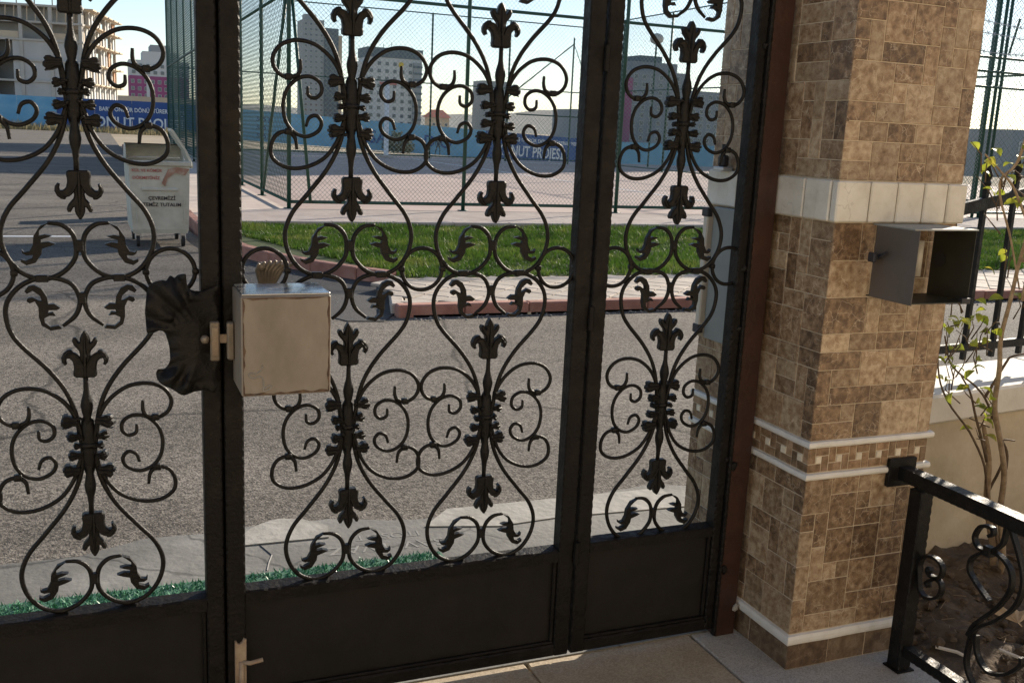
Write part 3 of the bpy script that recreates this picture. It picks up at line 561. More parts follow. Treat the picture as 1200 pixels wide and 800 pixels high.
# ================================================================== PILLAR
PX0, PX1, PY0, PY1 = 1.948, 2.412, 2.295, 2.94
pr = thing('tiled_pillar', 'square gate pillar clad in brown marble tiles with white stone band', 'pillar', (PX0, PY0, 0))
W_, D_ = PX1 - PX0, PY1 - PY0; T = .009
part('core', MB().box(.0022, .0022, 0, W_ - .004, D_ - .0022, 2.72), GROUT, pr)
tile_cache = {}
def tile(u0, z0, u1, z1, face, m=TILE, nm='tile', proud=0.0, gap=.0028):
    w_, h_ = round(u1 - u0, 4), round(z1 - z0, 4); key = (w_, h_, m.name, proud)
    if key not in tile_cache:
        tile_cache[key] = MB().box(gap / 2, -proud, gap / 2, w_ - gap / 2, T + .003, h_ - gap / 2, .0014).mesh(nm, m)
    me = tile_cache[key]
    dj = random.uniform(-.0008, .0008)
    if face == 'f': o = link(nm, me, pr, (u0, dj, z0))
    elif face == 'l': o = link(nm, me, pr, (dj, u1, z0), (0, 0, -pi / 2))
    elif face == 'b': o = link(nm, me, pr, (u1, D_ + dj, z0), (0, 0, pi))
    return o
def fill(wid, z0, z1, face, rng, cw=.0515):
    nx = round(wid / cw); cw = wid / nx; nz = round((z1 - z0) / .0545); ch = (z1 - z0) / nz
    occ = [[0] * nx for _ in range(nz)]
    for j in range(nz):
        for i in range(nx):
            if occ[j][i]: continue
            opts = [(2, 2)] * 6 + [(3, 2)] * 2 + [(2, 1)] * 6 + [(3, 1)] * 3 + [(1, 1)] * 3 + [(1, 2)] * 4
            rng.shuffle(opts)
            for a, b in opts + [(1, 1)]:
                if i + a <= nx and j + b <= nz and all(not occ[j + q][i + p] for p in range(a) for q in range(b)): break
            for p in range(a):
                for q in range(b): occ[j + q][i + p] = 1
            tile(i * cw, z0 + j * ch, (i + a) * cw, z0 + (j + b) * ch, face)
rng = random.Random(5)
for face, wid in (('f', W_), ('l', D_)):
    e0 = T if face == 'l' else 0
    for z0, z1 in ((.122, .630), (.752, 1.407), (1.5285, 2.19)): fill(wid, z0, z1, face, rng)
# mosaic strip: pinwheels with a cream stone in the middle
for face, wid in (('f', W_), ('l', D_)):
    n_ = round(wid / .078); p = wid / n_; z0, h = .652, .078; a = .027
    for i in range(n_):
        u = i * p; b = p - a; 
        tile(u, z0 + h * .0, u + b, z0 + a, face, MOSA, 'mosaic_piece'); tile(u + b, z0, u + p, z0 + h - a, face, MOSA, 'mosaic_piece')
        tile(u + a, z0 + h - a, u + p, z0 + h, face, MOSA, 'mosaic_piece'); tile(u, z0 + a, u + a, z0 + h, face, MOSA, 'mosaic_piece')
        tile(u + a, z0 + a, u + b, z0 + h - a, face, CREAM, 'mosaic_piece', .0015)
def moulding(z, h, out, side=True):
    """rounded white moulding wrapping front and left faces with a mitred corner"""
    prof = [(0.006, 0), (-out * .7, .08 * h), (-out, .35 * h), (-out, .65 * h), (-out * .7, .92 * h), (.006, h)]
    mb = MB(); k = len(prof); rows = []
    path = [(W_ + .012, 0, 0, -1), None]
    secs = []
    n1 = 9
    for i in range(n1 + 1): secs.append((W_ + .01 - (W_ + .01) * i / n1 if i < n1 else None, 'f'))
    vs = []; cnt = 0
    for i in range(n1):
        x = W_ + .012 - (W_ + .012) * i / n1; wv = .0022 * mnoise.noise(Vector((x * 9, z * 7, 0)))
        for d, zz in prof: vs.append((x, d, z + zz + wv))
        cnt += 1
    for d, zz in prof: vs.append((d, d, z + zz))
    cnt += 1
    for i in range(1, 10):
        y = D_ * i / 9; wv = .002 * mnoise.noise(Vector((y * 9, z * 5, 3)))
        for d, zz in prof: vs.append((d, y, z + zz + wv))
        cnt += 1
    fs = [(i * k + j, (i + 1) * k + j, (i + 1) * k + j + 1, i * k + j + 1) for i in range(cnt - 1) for j in range(k - 1)]
    fs += [tuple(range(k)), tuple(reversed(range((cnt - 1) * k, cnt * k)))]
    mb.add(vs, fs); return part('moulding', mb, MOULD, pr)
moulding(.630, .021, .013); moulding(.731, .021, .013); moulding(.086, .035, .012)
# skirting
for u0, u1 in ((0, .16), (.16, .31), (.31, W_)): tile(u0, 0, u1, .085, 'f', SKIRT, 'skirting')
for u0, u1 in ((.0, .2), (.2, .43), (.43, D_)): tile(u0, 0, u1, .085, 'l', SKIRT, 'skirting')
# white band blocks
def band(u0, u1, face):
    mb = MB(); L = u1 - u0; n_ = 5
    mb.box(.0018, -.0165 + random.uniform(-.0012, .0012), .001, L - .0018, T + .003, .117, .004)
    me = mb.mesh('band_block', BAND)
    if face == 'f': link('band_block', me, pr, (u0, 0, 1.409), (0, 0, random.uniform(-.006, .006)))
    else: link('band_block', me, pr, (0, u1, 1.409), (0, 0, -pi / 2))
for a, b in ((-.016, .105), (.105, .205), (.205, .305), (.305, .395), (.395, W_ + .008)): band(a, b, 'f')
for a, b in ((.0145, .13), (.13, .31), (.31, .47), (.47, D_)): band(a, b, 'l')
# rough unfinished right side
mb = MB(); nz = 60; vs = []
for j in range(nz + 1):
    z = 2.72 * j / nz
    for i in range(8):
        y = D_ * i / 7; vs.append((W_ + .002 + .008 * abs(mnoise.noise(Vector((z * 6, y * 5, 2)))) + (.004 if i == 0 else 0), y + (T if i == 0 else 0), z))
mb.add(vs, [(j * 8 + i, j * 8 + i + 1, (j + 1) * 8 + i + 1, (j + 1) * 8 + i) for j in range(nz) for i in range(7)]); part('plaster_side', mb, PLASTER, pr, True)
part('pillar_cap', MB().box(-.05, -.05, 2.72, W_ + .05, D_ + .05, 2.8, .01), BAND, pr)
# bracket on band, outside
bk = thing('wall_bracket', 'small dark bracket on the ledge of the pillar band beyond the gate', 'bracket', (1.925, 2.84, 1.526))
part('base', MB().box(-.022, -.03, 0, .016, .03, .012, .002), GALV, bk); part('clip', MB().box(-.016, -.018, .012, .01, .018, .05, .006), INK, bk); part('stud', MB().tube([(-.004, 0, .05), (-.004, .004, .085)], .006, 8), INK, bk)
# grey cabinet on pillar
cb = thing('meter_cabinet', 'smooth grey metal cabinet fixed to the outer side of the pillar', 'cabinet', (1.928, 2.79, .955))
part('body', MB().box(-.012, -.19, 0, .018, .075, .45, .004), CABI, cb); part('door_edge', MB().box(-.03, .078, .005, .018, .105, .44, .004), PLASTIC, cb)
for z in (.03, .43): part('hinge', MB().box(-.034, .074, z - .015, -.013, .112, z + .015, .003), INK, cb)
# card reader housing, open box on the pillar front
rd = thing('reader_housing', 'open dark sheet metal box on the pillar front, empty inside', 'metal box', (2.085, 2.293, 1.195))
t_ = .002
RX, RYd, RH = .236, .166, .208                               # width, depth, height
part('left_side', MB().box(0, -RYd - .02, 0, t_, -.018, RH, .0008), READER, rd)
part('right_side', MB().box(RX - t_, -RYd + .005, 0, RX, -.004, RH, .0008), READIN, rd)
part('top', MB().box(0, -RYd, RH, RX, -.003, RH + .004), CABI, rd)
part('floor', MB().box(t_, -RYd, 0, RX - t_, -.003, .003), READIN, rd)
mb = MB(); mb.tube([(RX - t_ - .0008, -.04, .11), (RX - t_ - .0020, -.04, .11)], .022, 20); part('cable_hole', mb, DARK, rd)
mb = MB(); mb.tube([(.158, -.03, .06), (.158, -.03, .165)], .013, 12); part('cable_sleeve', mb, PLASTIC, rd, True)
mb = MB(); mb.tube([(.0, -.045, .12), (-.03, -.045, .118)], .008, 8); mb.box(-.036, -.06, .105, -.024, -.032, .133, .003); mb.tube([(-.01, -.05, .118), (-.014, -.07, .128), (-.014, -.085, .138)], .005, 6); part('latch', mb, INK, rd)
part('corner_tab', MB().box(RX - .03, -RYd - .003, -.002, RX + .002, -RYd + .01, .014), INK, rd)

# ================================================================== RAILING
rl = thing('stair_railing', 'black wrought iron railing with scrolls in front of the planting bed', 'railing', (2.313, 2.195, 0))
def yl(P, dx=0.0): return [(dx, a - 2.195, b) for a, b in P]
part('post', stile(.05, 0, .603, -.025, .025, 21), IRON, rl)
part('foot', MB().box(-.034, -.034, .001, .034, .034, .006, .001), IRON2, rl)
hb = stile(.045, -.1, 2.6, -.022, .022, 22); part('handrail', hb, IRON, rl, loc=(0, .0, .628), rot=(pi / 2, 0, 0))
part('wall_plate', MB().box(-.06, .082, .585, .048, .098, .675, .002), IRON, rl)
part('bottom_rail', stile(.036, .026, 2.6, -.018, .018, 23), IRON, rl, loc=(0, 0, .072), rot=(pi / 2, 0, 0))
OUT = [(1.872, 0.615), (1.829, 0.544), (1.803, 0.476), (1.814, 0.4), (1.867, 0.328), (1.931, 0.268), (1.946, 0.203), (1.942, 0.147), (1.913, 0.106), (1.877, 0.088)]
UPS = [(1.88, 0.603), (1.886, 0.551), (1.926, 0.513), (1.962, 0.51), (1.98, 0.535), (1.963, 0.574), (1.928, 0.583), (1.92, 0.569), (1.933, 0.556)]
C2 = [(1.953, .365), (1.935, .385), (1.906, 0.401), (1.955, 0.406), (1.981, 0.432), (1.977, 0.471), (1.926, 0.512), (1.879, 0.513), (1.844, 0.484), (1.839, 0.432), (1.873, 0.362), (1.934, 0.285), (1.953, 0.238)][3:]
C2 = [(1.90, .372), (1.93, .39)] + C2
BOT = [(1.925, 0.252), (1.913, 0.201), (1.87, 0.168), (1.812, 0.191), (1.77, 0.241), (1.77, 0.265)]
TH1 = [(2.165, 0.335), (2.167, 0.374), (2.144, 0.404), (2.104, 0.412), (2.077, 0.394), (2.083, 0.362), (2.114, 0.351), (2.131, 0.363), (2.119, 0.374)]
TH2 = [(2.165, 0.342), (2.149, 0.288), (2.116, 0.278), (2.078, 0.301), (2.07, 0.334), (2.087, 0.351), (2.115, 0.338), (2.128, 0.322), (2.118, .314)]
for P in (OUT, UPS, C2, BOT, TH1, TH2):
    part('scroll', MB().tube(yl(smooth_path(P, 6)), 1.0, flat=(.009, .0045), up=(1, 0, 0)), IRON, rl)
    part('scroll', MB().tube([(0, 2 * 1.66 - 2.195 * 2 - y_ + 0, z_) for _, y_, z_ in yl(smooth_path(P, 6))], 1.0, flat=(.009, .0045), up=(1, 0, 0)), IRON, rl) if P is not TH1 and P is not TH2 else None
part('clip', MB().box(-.013, -.282, .498, .013, -.256, .528, .002), IRON, rl)
for y_, z_ in ((2.129, .365), (2.125, .322)): part('scroll_ball', MB().ico((0, y_ - 2.195, z_), .012, 2), IRON, rl, True)
part('post', stile(.05, 0, .603, -.025, .025, 25), IRON, rl, loc=(0, -1.3, 0))

# ================================================================== GARDEN WALL, FENCE, BED
ga = math.radians(7)
gw = thing('garden_wall', 'low beige rendered wall with thick white cap right of the pillar', 'wall', (2.415, 2.75, 0), ga)
mb = MB(); nx, nz = 60, 16; vs = []
for j in range(nz + 1):
    for i in range(nx + 1): vs.append((6 * i / nx, .012 + .004 * mnoise.noise(Vector((i * .5, j * .7, 0))), -.1 + .68 * j / nz))
mb.add(vs, [(j * (nx + 1) + i, j * (nx + 1) + i + 1, (j + 1) * (nx + 1) + i + 1, (j + 1) * (nx + 1) + i) for j in range(nz) for i in range(nx)]); mb.box(0, .02, -.1, 6, .3, .575)
part('body', mb, WALLB, gw)
x = 0
for L in (1.55, 1.5, 1.5, 1.4): part('cap_stone', MB().box(x, -.015, .583, x + L - .004, .35, .70, .01), CAP, gw); x += L
fx = thing('iron_fence', 'black picket fence with spear tips on the white wall cap', 'fence', (2.415, 2.75, .70), ga)
NP = 22
fy = .17
def toprail(x): return min(.86, max(.655, .685 + .165 * (x - .69)))
for i in range(NP):
    x = .185 + i * .186; tz = toprail(x) + .08
    mb = MB(); mb.box(x - .0095, fy - .0095, .075, x + .0095, fy + .0095, tz - .02)
    mb.tube([(x, fy, tz - .025), (x, fy, tz), (x, fy, tz + .012), (x, fy, tz + .032), (x, fy, tz + .075)], [.009, .018, .012, .02, .002], 8)
    part('picket', mb, IRON, fx)
part('lower_rail', MB().box(0, fy - .012, .11, 4.2, fy + .012, .145, .003), IRON, fx)
part('upper_rail', MB().tube([(x, fy - .006, toprail(x)) for x in np.arange(0, 4.2, .05)], 1.0, flat=(.024, .011), up=(0, 0, 1)), IRON, fx)
for x in (.5, 1.9, 3.6): part('support', MB().box(x - .012, fy - .011, 0, x + .012, fy + .011, .11), IRON, fx)
# planting bed
mb = MB(); nx, ny = 70, 60; vs = []
for j in range(ny + 1):
    for i in range(nx + 1):
        x = 2.44 + 2.6 * i / nx; y = 1.2 + (1.56 + .12 * (x - 2.4)) * j / ny
        h = .02 + .05 * mnoise.noise(Vector((x * 4, y * 4, 0))) + .035 * mnoise.noise(Vector((x * 13, y * 13, 1))) + .015 * mnoise.noise(Vector((x * 34, y * 34, 1)))
        vs.append((x, y, h * min(1, i / 5) + .0))
mb.add(vs, [(j * (nx + 1) + i, j * (nx + 1) + i + 1, (j + 1) * (nx + 1) + i + 1, (j + 1) * (nx + 1) + i) for j in range(ny) for i in range(nx)])
struct('planting_bed', mb.mesh('planting_bed', SOIL, True))
mb = MB()
for i in range(900):
    x, y = random.uniform(2.46, 4.4), random.uniform(1.4, 2.72); r = random.choice([.006, .009, .012, .02, .028]) * random.uniform(.6, 1.1); mb.ico((x, y, .03 + .05 * mnoise.noise(Vector((x * 4, y * 4, 0)))), r, 1, (1, 1, .7), .25)
o = link('soil_clods', mb.mesh('soil_clods', SOIL)); o['kind'] = 'stuff'; o['label'] = 'dark crumbly soil clods in the planting bed'
mb = MB()
for i in range(260):
    x, y = random.uniform(2.5, 4.2), random.uniform(1.6, 2.7); a = random.uniform(0, pi); L = random.uniform(.02, .06); z = .045 + .05 * mnoise.noise(Vector((x * 4, y * 4, 0)))
    mb.tube([(x, y, z), (x + cos(a) * L, y + sin(a) * L, z + random.uniform(-.004, .012))], random.uniform(.0007, .0014), 4)
o = link('straw_litter', mb.mesh('straw_litter', STRAW)); o['kind'] = 'stuff'; o['label'] = 'thin dry straw scattered over the soil'
for (p, q, lab) in (((2.49, 2.22, .03), (2.56, 2.12, .02), 'pale twig on the soil close behind the railing post'), ((2.66, 2.12, .045), (2.7, 1.98, .03), 'long pale twig lying on the soil in front of the plant stake'), ((2.79, 2.08, .05), (2.82, 2.02, .045), 'short pale twig on the soil right of the long twig')):
    m_ = MB(); c = Vector(p); m_.tube([(0, 0, 0), tuple((Vector(q) - c) * .5 + Vector((0.006, 0, .006))), tuple(Vector(q) - c)], .006, 6); thing('twig', lab, 'twig', p, 0, 'pale twigs on the soil', m_.mesh('twig', TWIGW))
m_ = MB(); fan = [(0, 0, 0)]
for i in range(9): a = -1.0 + i * .25; fan.append((.075 * cos(a), .075 * sin(a), .012 + .012 * (i % 2)))
m_.add(fan, [(0, i, i + 1) for i in range(1, 9)]); m_.tube([(0, 0, .002), (-.04, .01, .01)], .002, 5)
thing('dry_leaf', 'dry brown fan shaped leaf on the soil behind the railing scrolls', 'leaf', (2.83, 2.2, .07), 1.2, None, m_.mesh('dry_leaf', DRYL))
# shrub
sb = thing('young_shrub', 'thin young shrub with yellow green leaves tied to a stake by the wall', 'shrub', (3.1, 2.6, 0))
def stem(P, r, m, nm='stem', y=0.0):
    pts = [(a - 3.1, y + .02 * mnoise.noise(Vector((a * 5, b * 5, 0))), b) for a, b in smooth_path(P, 4)]; n_ = len(pts)
    part(nm, MB().tube(pts, [r * (1 - .55 * i / n_) for i in range(n_)], 7), m, sb, True)
stem([(3.211, -.05), (3.122, .284), (3.068, .494), (3.032, .63)], .016, STEM, 'stake', .03)
stem([(3.19, .02), (3.177, 0.138), (3.149, 0.368), (3.101, 0.525), (3.05, 0.695), (3.026, 0.858), (3.016, 0.955), (3.039, 1.112), (3.058, 1.267), (3.06, 1.5)], .013, STEM, 'trunk')
STS = [[(3.16, .1), (3.124, .25), (3.076, .341), (3.014, .482), (2.925, .622), (2.808, .742), (2.742, .841), (2.72, 1.0)], [(3.16, .45), (3.15, .521), (3.1, .592), (3.034, .712), (2.957, .782), (2.818, .869), (2.77, .98)], [(3.12, .336), (3.165, .486), (3.147, .555), (3.219, .549)], [(3.02, .5), (2.973, .634), (2.921, .752), (2.844, .836)], [(3.044, .728), (3.113, .854), (3.149, .885), (3.3, .9)], [(3.039, 1.112), (3.043, 1.297), (2.942, 1.492), (2.848, 1.564), (2.759, 1.618)], [(2.967, 1.77), (2.942, 1.595), (2.876, 1.52), (2.95, 1.35), (3.04, 1.15)], [(3.06, 1.4), (3.1, 1.6), (3.05, 1.85)], [(3.03, 1.25), (3.12, 1.42), (3.2, 1.7)]]
for i, P in enumerate(STS): stem(P, .006, STEMD if i < 5 else STEM, y=random.uniform(-.05, .05))
LP = [(2.739, 1.088), (2.781, .964), (2.822, 1.024), (2.807, .885), (2.871, .913), (2.899, 1.047), (2.923, 1.005), (2.947, 1.052), (2.791, .838), (2.853, .788), (2.967, .733), (2.988, .666), (2.989, .617), (2.778, 1.619), (2.845, 1.578), (2.882, 1.55), (2.916, 1.521), (2.968, 1.567), (2.936, 1.624), (3.014, 1.479), (2.871, 1.447), (2.967, 1.267), (3.036, 1.127), (2.738, 1.133), (2.74, 1.011), (2.882, .96)]
def leafmesh():
    L, w_ = .045, .015; m = MB(); rows = [(0, .1), (.25, .8), (.5, 1), (.75, .7), (1, .02)]; vs = []
    for t, k in rows: z = .012 * sin(t * pi) ; vs += [(t * L, -w_ * k, z + .004), (t * L, 0, z), (t * L, w_ * k, z + .004)]
    m.add(vs, [(i * 3 + j, i * 3 + j + 1, i * 3 + j + 4, i * 3 + j + 3) for i in range(4) for j in range(2)]); return m.mesh('leaf', LEAF, True)
lm = leafmesh()
for (a, b) in LP:
    for k in range(2):
        p0 = Vector((a - 3.1 + random.uniform(.0, .09), random.uniform(-.03, .03), b - random.uniform(.03, .1))); p1 = Vector((a - 3.1 + random.gauss(0, .03), random.uniform(-.06, .06), b + random.gauss(.01, .03))); pm3 = (p0 + p1) / 2 + Vector((random.gauss(0, .012), random.gauss(0, .012), .008))
        part('twig', MB().tube([tuple(p0), tuple(pm3), tuple(p1)], [.0028, .0022, .0012], 5), STEMD, sb, True)
for (a, b) in LP:
    for k in range(2 if b > 1.4 else 3):
        link('leaf', lm, sb, (a - 3.1 + random.gauss(0, .02), random.uniform(-.05, .05), b + random.gauss(0, .028)), (random.uniform(-1, 1), random.uniform(-.6, 1.0), random.uniform(0, 6.3)), scale=(random.uniform(.7, 1.25),) * 3)

# ================================================================== COURT FENCES
FX0, FY0, FY1, FX1, FH = 3.15, 18.1, 49.7, 24.2, 7.1
def fence(label, p0, p1, step, seedx=0, h=FH, wire=True, diag=(), pr_=.038, wires=.0055, double=()):
    d = Vector((p1[0] - p0[0], p1[1] - p0[1])); L = d.length
    f = thing('court_fence', label, 'fence', (p0[0], p0[1], ZR), math.atan2(d.y, d.x), 'green chain link court fences')
    n_ = int(round(L / step)); stp = L / n_
    pm_ = MB().tube([(0, 0, 0), (0, 0, h)], pr_, 10); pm_.box(-.08, -.08, 0, .08, .08, .012); pme_ = pm_.mesh('post', GREEN, True)
    for i in range(n_ + 1): link('post', pme_, f, (i * stp, 0, 0))
    for x in double: link('post', pme_, f, (x, 0, 0))
    for z in (.12, 3.72, h): part('rail', MB().tube([(0, -.0, z), (L, 0, z)], .03, 8, up=(0, 0, 1)), GREEN, f, True)
    for x0, z0, x1, z1 in diag: part('brace', MB().tube([(x0, -.02, z0), (x1, .0, z1)], .03, 8), GREEN, f, True)
    if wire:
        m = MB(); sp = .085 if wire is True else wire; a = wires / 2; vs = []; fs = []
        H0, H1 = .12, h
        k = -int((H1 - H0) / sp) - 1
        while k * sp < L:
            for sg in (1, -1):
                x0 = k * sp if sg > 0 else k * sp + (H1 - H0); x1 = x0 + sg * (H1 - H0); z0, z1 = H0, H1
                q = [(x0, z0), (x1, z1)]
                lo, hi = 0.0, 1.0
                dx = x1 - x0
                t0, t1 = sorted(((0 - x0) / dx, (L - x0) / dx)); lo, hi = max(0, t0), min(1, t1)
                if hi > lo:
                    A = (x0 + dx * lo, z0 + (z1 - z0) * lo); B = (x0 + dx * hi, z0 + (z1 - z0) * hi); o = len(vs); e = a * .7
                    for (px, pz) in (A, B): vs += [(px - e, sg * .004 - .004, pz + sg * e), (px + e, sg * .004 - .004, pz - sg * e), (px, sg * .004 + .004, pz)]
                    fs += [(o, o + 1, o + 4, o + 3), (o + 1, o + 2, o + 5, o + 4), (o + 2, o, o + 3, o + 5)]
            k += 1
        m.add(vs, fs); part('chain_link', m, WIRED if p0[0] == p1[0] else WIRE, f, stuff=True)
    return f
fence('long green court fence facing the grass strip', (FX0, FY0), (FX0 + 3.3 * 8, FY0), 3.3, diag=((-.62 + 1.0, .1, .05, 3.7),), double=(16.3, 16.65))
fence('green court fence running away beside the side road', (FX0, FY1), (FX0, FY0), 3.3, wire=.17, wires=.0032, diag=((31.4, 3.6, 28.6, .1), (31.4, 3.6, 24.5, 7)))
fence('far green court fence in front of the blue hoarding', (FX0, FY1), (FX1, FY1), 4.2, pr_=.05, wire=.16, wires=.006)
fence('green court fence closing the right end of the pitch', (FX1, FY0), (FX1, FY1), 4.5, pr_=.05, wire=.16, wires=.006)
bw_ = thing('barbed_wire', 'strands of barbed wire strung above the court rails right of the pillar', 'barbed wire', (17.5, FY0 - .25, ZR))
for z in (3.05, 3.4): part('rail', MB().tube([(-2, .2, z), (4.6, .2, z)], .03, 8, up=(0, 0, 1)), GREEN, bw_, True)
for q, z in enumerate((4.15, 4.45, 3.85)):
    m = MB(); P = [(x, .02 * q, z + .06 * sin(x * 1.3 + q)) for x in np.arange(-2, 4.6, .1)]; m.tube(P, .008, 4)
    for x, y, zz in P[::2]: m.tube([(x - .03, y, zz - .04), (x + .03, y, zz + .04)], .007, 3); m.tube([(x + .03, y, zz - .04), (x - .03, y, zz + .04)], .007, 3)
    part('strand', m, GALV, bw_)
part('bracket', MB().tube([(2.35, .2, 3.8), (2.35, .02, 4.6)], .025, 6), GREEN, bw_)
# goal-like roofed frame at the far right corner
gf = thing('goal_frame', 'tall braced steel frame at the far corner of the court', 'frame', (22.6, 47.5, ZR))
for x in (0, 1.3): part('upright', MB().tube([(x, 0, 0), (x, 0, 4.3 if x else 6.3)], .045, 8), GREEN, gf)
part('brace', MB().tube([(-4.5, 0, 2.4), (0, 0, 6.0), (1.3, 0, 3.2)], .035, 8), GREEN, gf); part('crossbar', MB().tube([(-3, 0, 2.4), (1.3, 0, 2.4)], .035, 8), GREEN, gf)
# white post on court edge
wp = thing('net_post', 'white net post standing at the far side of the court', 'post', (13.2, 48.6, ZR))
part('pole', MB().tube([(0, 0, 0), (0, 0, 3.6)], .12, 10), WHITE, wp); part('base', MB().box(-.3, -.3, 0, .3, .3, .12, .02), PROM, wp)
# floodlight mast and lamp
fm = thing('floodlight_mast', 'pale lattice floodlight mast beyond the court', 'mast', (62, 92, -1))
for dx, dy in ((-.6, -.6), (.6, -.6), (.6, .6), (-.6, .6)): part('leg', MB().tube([(dx, dy, 0), (dx * .5, dy * .5, 19)], .09, 6), GALV, fm)
mb = MB()
for i in range(12):
    k0, k1 = 1 - i / 24, 1 - (i + 1) / 24; z0, z1 = i * 19 / 12, (i + 1) * 19 / 12
    for a, b in (((-.6, -.6), (.6, -.6)), ((.6, -.6), (.6, .6)), ((-.6, -.6), (-.6, .6))): mb.tube([(a[0] * k0, a[1] * k0, z0), (b[0] * k1, b[1] * k1, z1)], .04, 5)
part('lattice', mb, GALV, fm)
for z in (12.5, 14): part('lamp_bar', MB().box(-.3, -.5, z, 4.5, -.3, z + .25), GALV, fm)
lp = thing('court_lamp', 'single globe lamp on a thin pole beside the court fence', 'lamp', (26.5, 46, ZR))
part('pole', MB().tube([(0, 0, 0), (0, 0, 6.2)], .05, 8), GREEN, lp); part('globe', MB().ico((0, 0, 6.45), .36, 2, (1, 1, .8)), PLASTIC, lp, True)

# ================================================================== WASTE CONTAINER
wc = thing('waste_container', 'grey wheeled metal waste container with its lid thrown open', 'waste container', (.70, 13.75, 0), .03)
bw, bd_, z0, z1 = .36, .52, .17, 1.06
mb = MB(); a = .93
ring = lambda k, z: [(-bw * k, -bd_ * k, z), (bw * k, -bd_ * k, z), (bw * k, bd_ * k, z), (-bw * k, bd_ * k, z)]
mb.add(ring(.9, z0) + ring(.93, z0 + .05) + ring(1, z1) + ring(.95, z1) + ring(.88, z0 + .3), [(3, 2, 1, 0)] + [(r * 4 + j, r * 4 + (j + 1) % 4, r * 4 + 4 + (j + 1) % 4, r * 4 + 4 + j) for r in range(4) for j in range(4)] + [(16, 17, 18, 19)])
bd2 = part('body', mb, BINM, wc)
mb = MB(); mb.box(-bw - .025, -bd_ - .025, z1 - .05, bw + .025, -bd_ + .005, z1 + .012, .01); mb.box(-bw - .025, bd_ - .005, z1 - .05, bw + .025, bd_ + .025, z1 + .012, .01); mb.box(-bw - .025, -bd_ + .006, z1 - .05, -bw + .005, bd_ - .006, z1 + .012, .01); mb.box(bw - .005, -bd_ + .006, z1 - .05, bw + .025, bd_ - .006, z1 + .012, .01); part('rim', mb, BINM, wc)
mb = MB(); th_ = np.linspace(pi * .97, pi * .58, 7); rr = bd_ * 1.0                # curved back hood
mb = MB(); vs = []
for t in np.linspace(0, 1, 8):
    ang = t * pi * .5; y = bd_ - .25 * (1 - cos(ang)) * 1.2; z = z1 + .02 + .17 * sin(ang)
    vs += [(-bw, y, z), (bw, y, z), (bw, y + .008, z + .012), (-bw, y + .008, z + .012)]
mb.add(vs, [(i * 4 + j, i * 4 + (j + 1) % 4, i * 4 + 4 + (j + 1) % 4, i * 4 + 4 + j) for i in range(7) for j in range(4)]); part('hood', mb, BINM, wc)
for sx in (-bw, bw - .01):
    mb = MB(); P = [(bd_, z1)] + [(bd_ - .25 * (1 - cos(t)) * 1.2, z1 + .02 + .17 * sin(t)) for t in np.linspace(0, pi / 2, 8)] + [(bd_ - .45, z1)]
    n_ = len(P); mb.add([(sx, y, z) for y, z in P] + [(sx + .01, y, z) for y, z in P], [tuple(range(n_)), tuple(reversed(range(n_, 2 * n_)))] + [(i, (i + 1) % n_, n_ + (i + 1) % n_, n_ + i) for i in range(n_)]); part('hood_side', mb, BINM, wc)
mb = MB(); mb.plate([(-.005, 0), (.025, 0), (.015, .07), (-.05, .22), (-.2, .46), (-.23, .48), (-.235, .45), (-.075, .21), (-.02, .07)], -.48, -.05, .0)
ld = part('lid', mb, BINM, wc, loc=(bw + .02, .0, z1 - .07), label='tilted lid swung open to the right')
mb = MB(); mb.box(-.22, -bd_ - .006, .70, .22, -bd_ + .02, .745, .012); part('handle_rail', mb, BINM, wc)
for x in (-.28, .28): part('rib', MB().box(x - .006, -bd_ * .97 - .008, .3, x + .006, -bd_ * .97 + .02, .6, .003), BINM, wc)
part('rust_mark', MB().plate([(.02, .8), (.06, .76), (.09, .86), (.18, .93), (.3, .9), (.35, .98), (.2, 1.0), (.1, .97)], -bd_ - .0065, -bd_ + .012, 0), RUST, wc)
def btext(body, size, z, m, x=0, yo=.0):
    link('lettering', text_mesh('lettering', body, size, m, .001, True), wc, (x, -bd_ * (.93 + .07 * (z - .22) / .84) - .008 - yo, z), (pi / 2 + .04, 0, 0))
btext('ÇEVREMİZİ', .062, .61, INK, .02); btext('TEMİZ TUTALIM', .062, .53, INK, .02); btext('KÜL VE KÖMÜR', .05, .95, RED, -.15); btext('DÖKMEYİNİZ', .05, .86, RED, -.16)
for x in (-.27, .27):
    for y in (-.4, .4):
        cs = part('caster', MB().box(x - .035, y - .02, .09, x + .035, y + .02, .175, .004), GALV, wc); mb = MB(); mb.tube([(x - .02, y, .07), (x + .02, y, .07)], .07, 16); part('wheel', mb, RUBBER, cs)
# small white box behind the container
gb = thing('rubbish_box', 'pale box standing on the road behind the waste container', 'box', (1.0, 17.3, 0))
part('carton', MB().box(-.2, -.2, .02, .22, .25, .95, .02), BINM, gb); part('flap', MB().box(-.21, -.22, .94, .23, .27, .99, .01), BINM, gb)

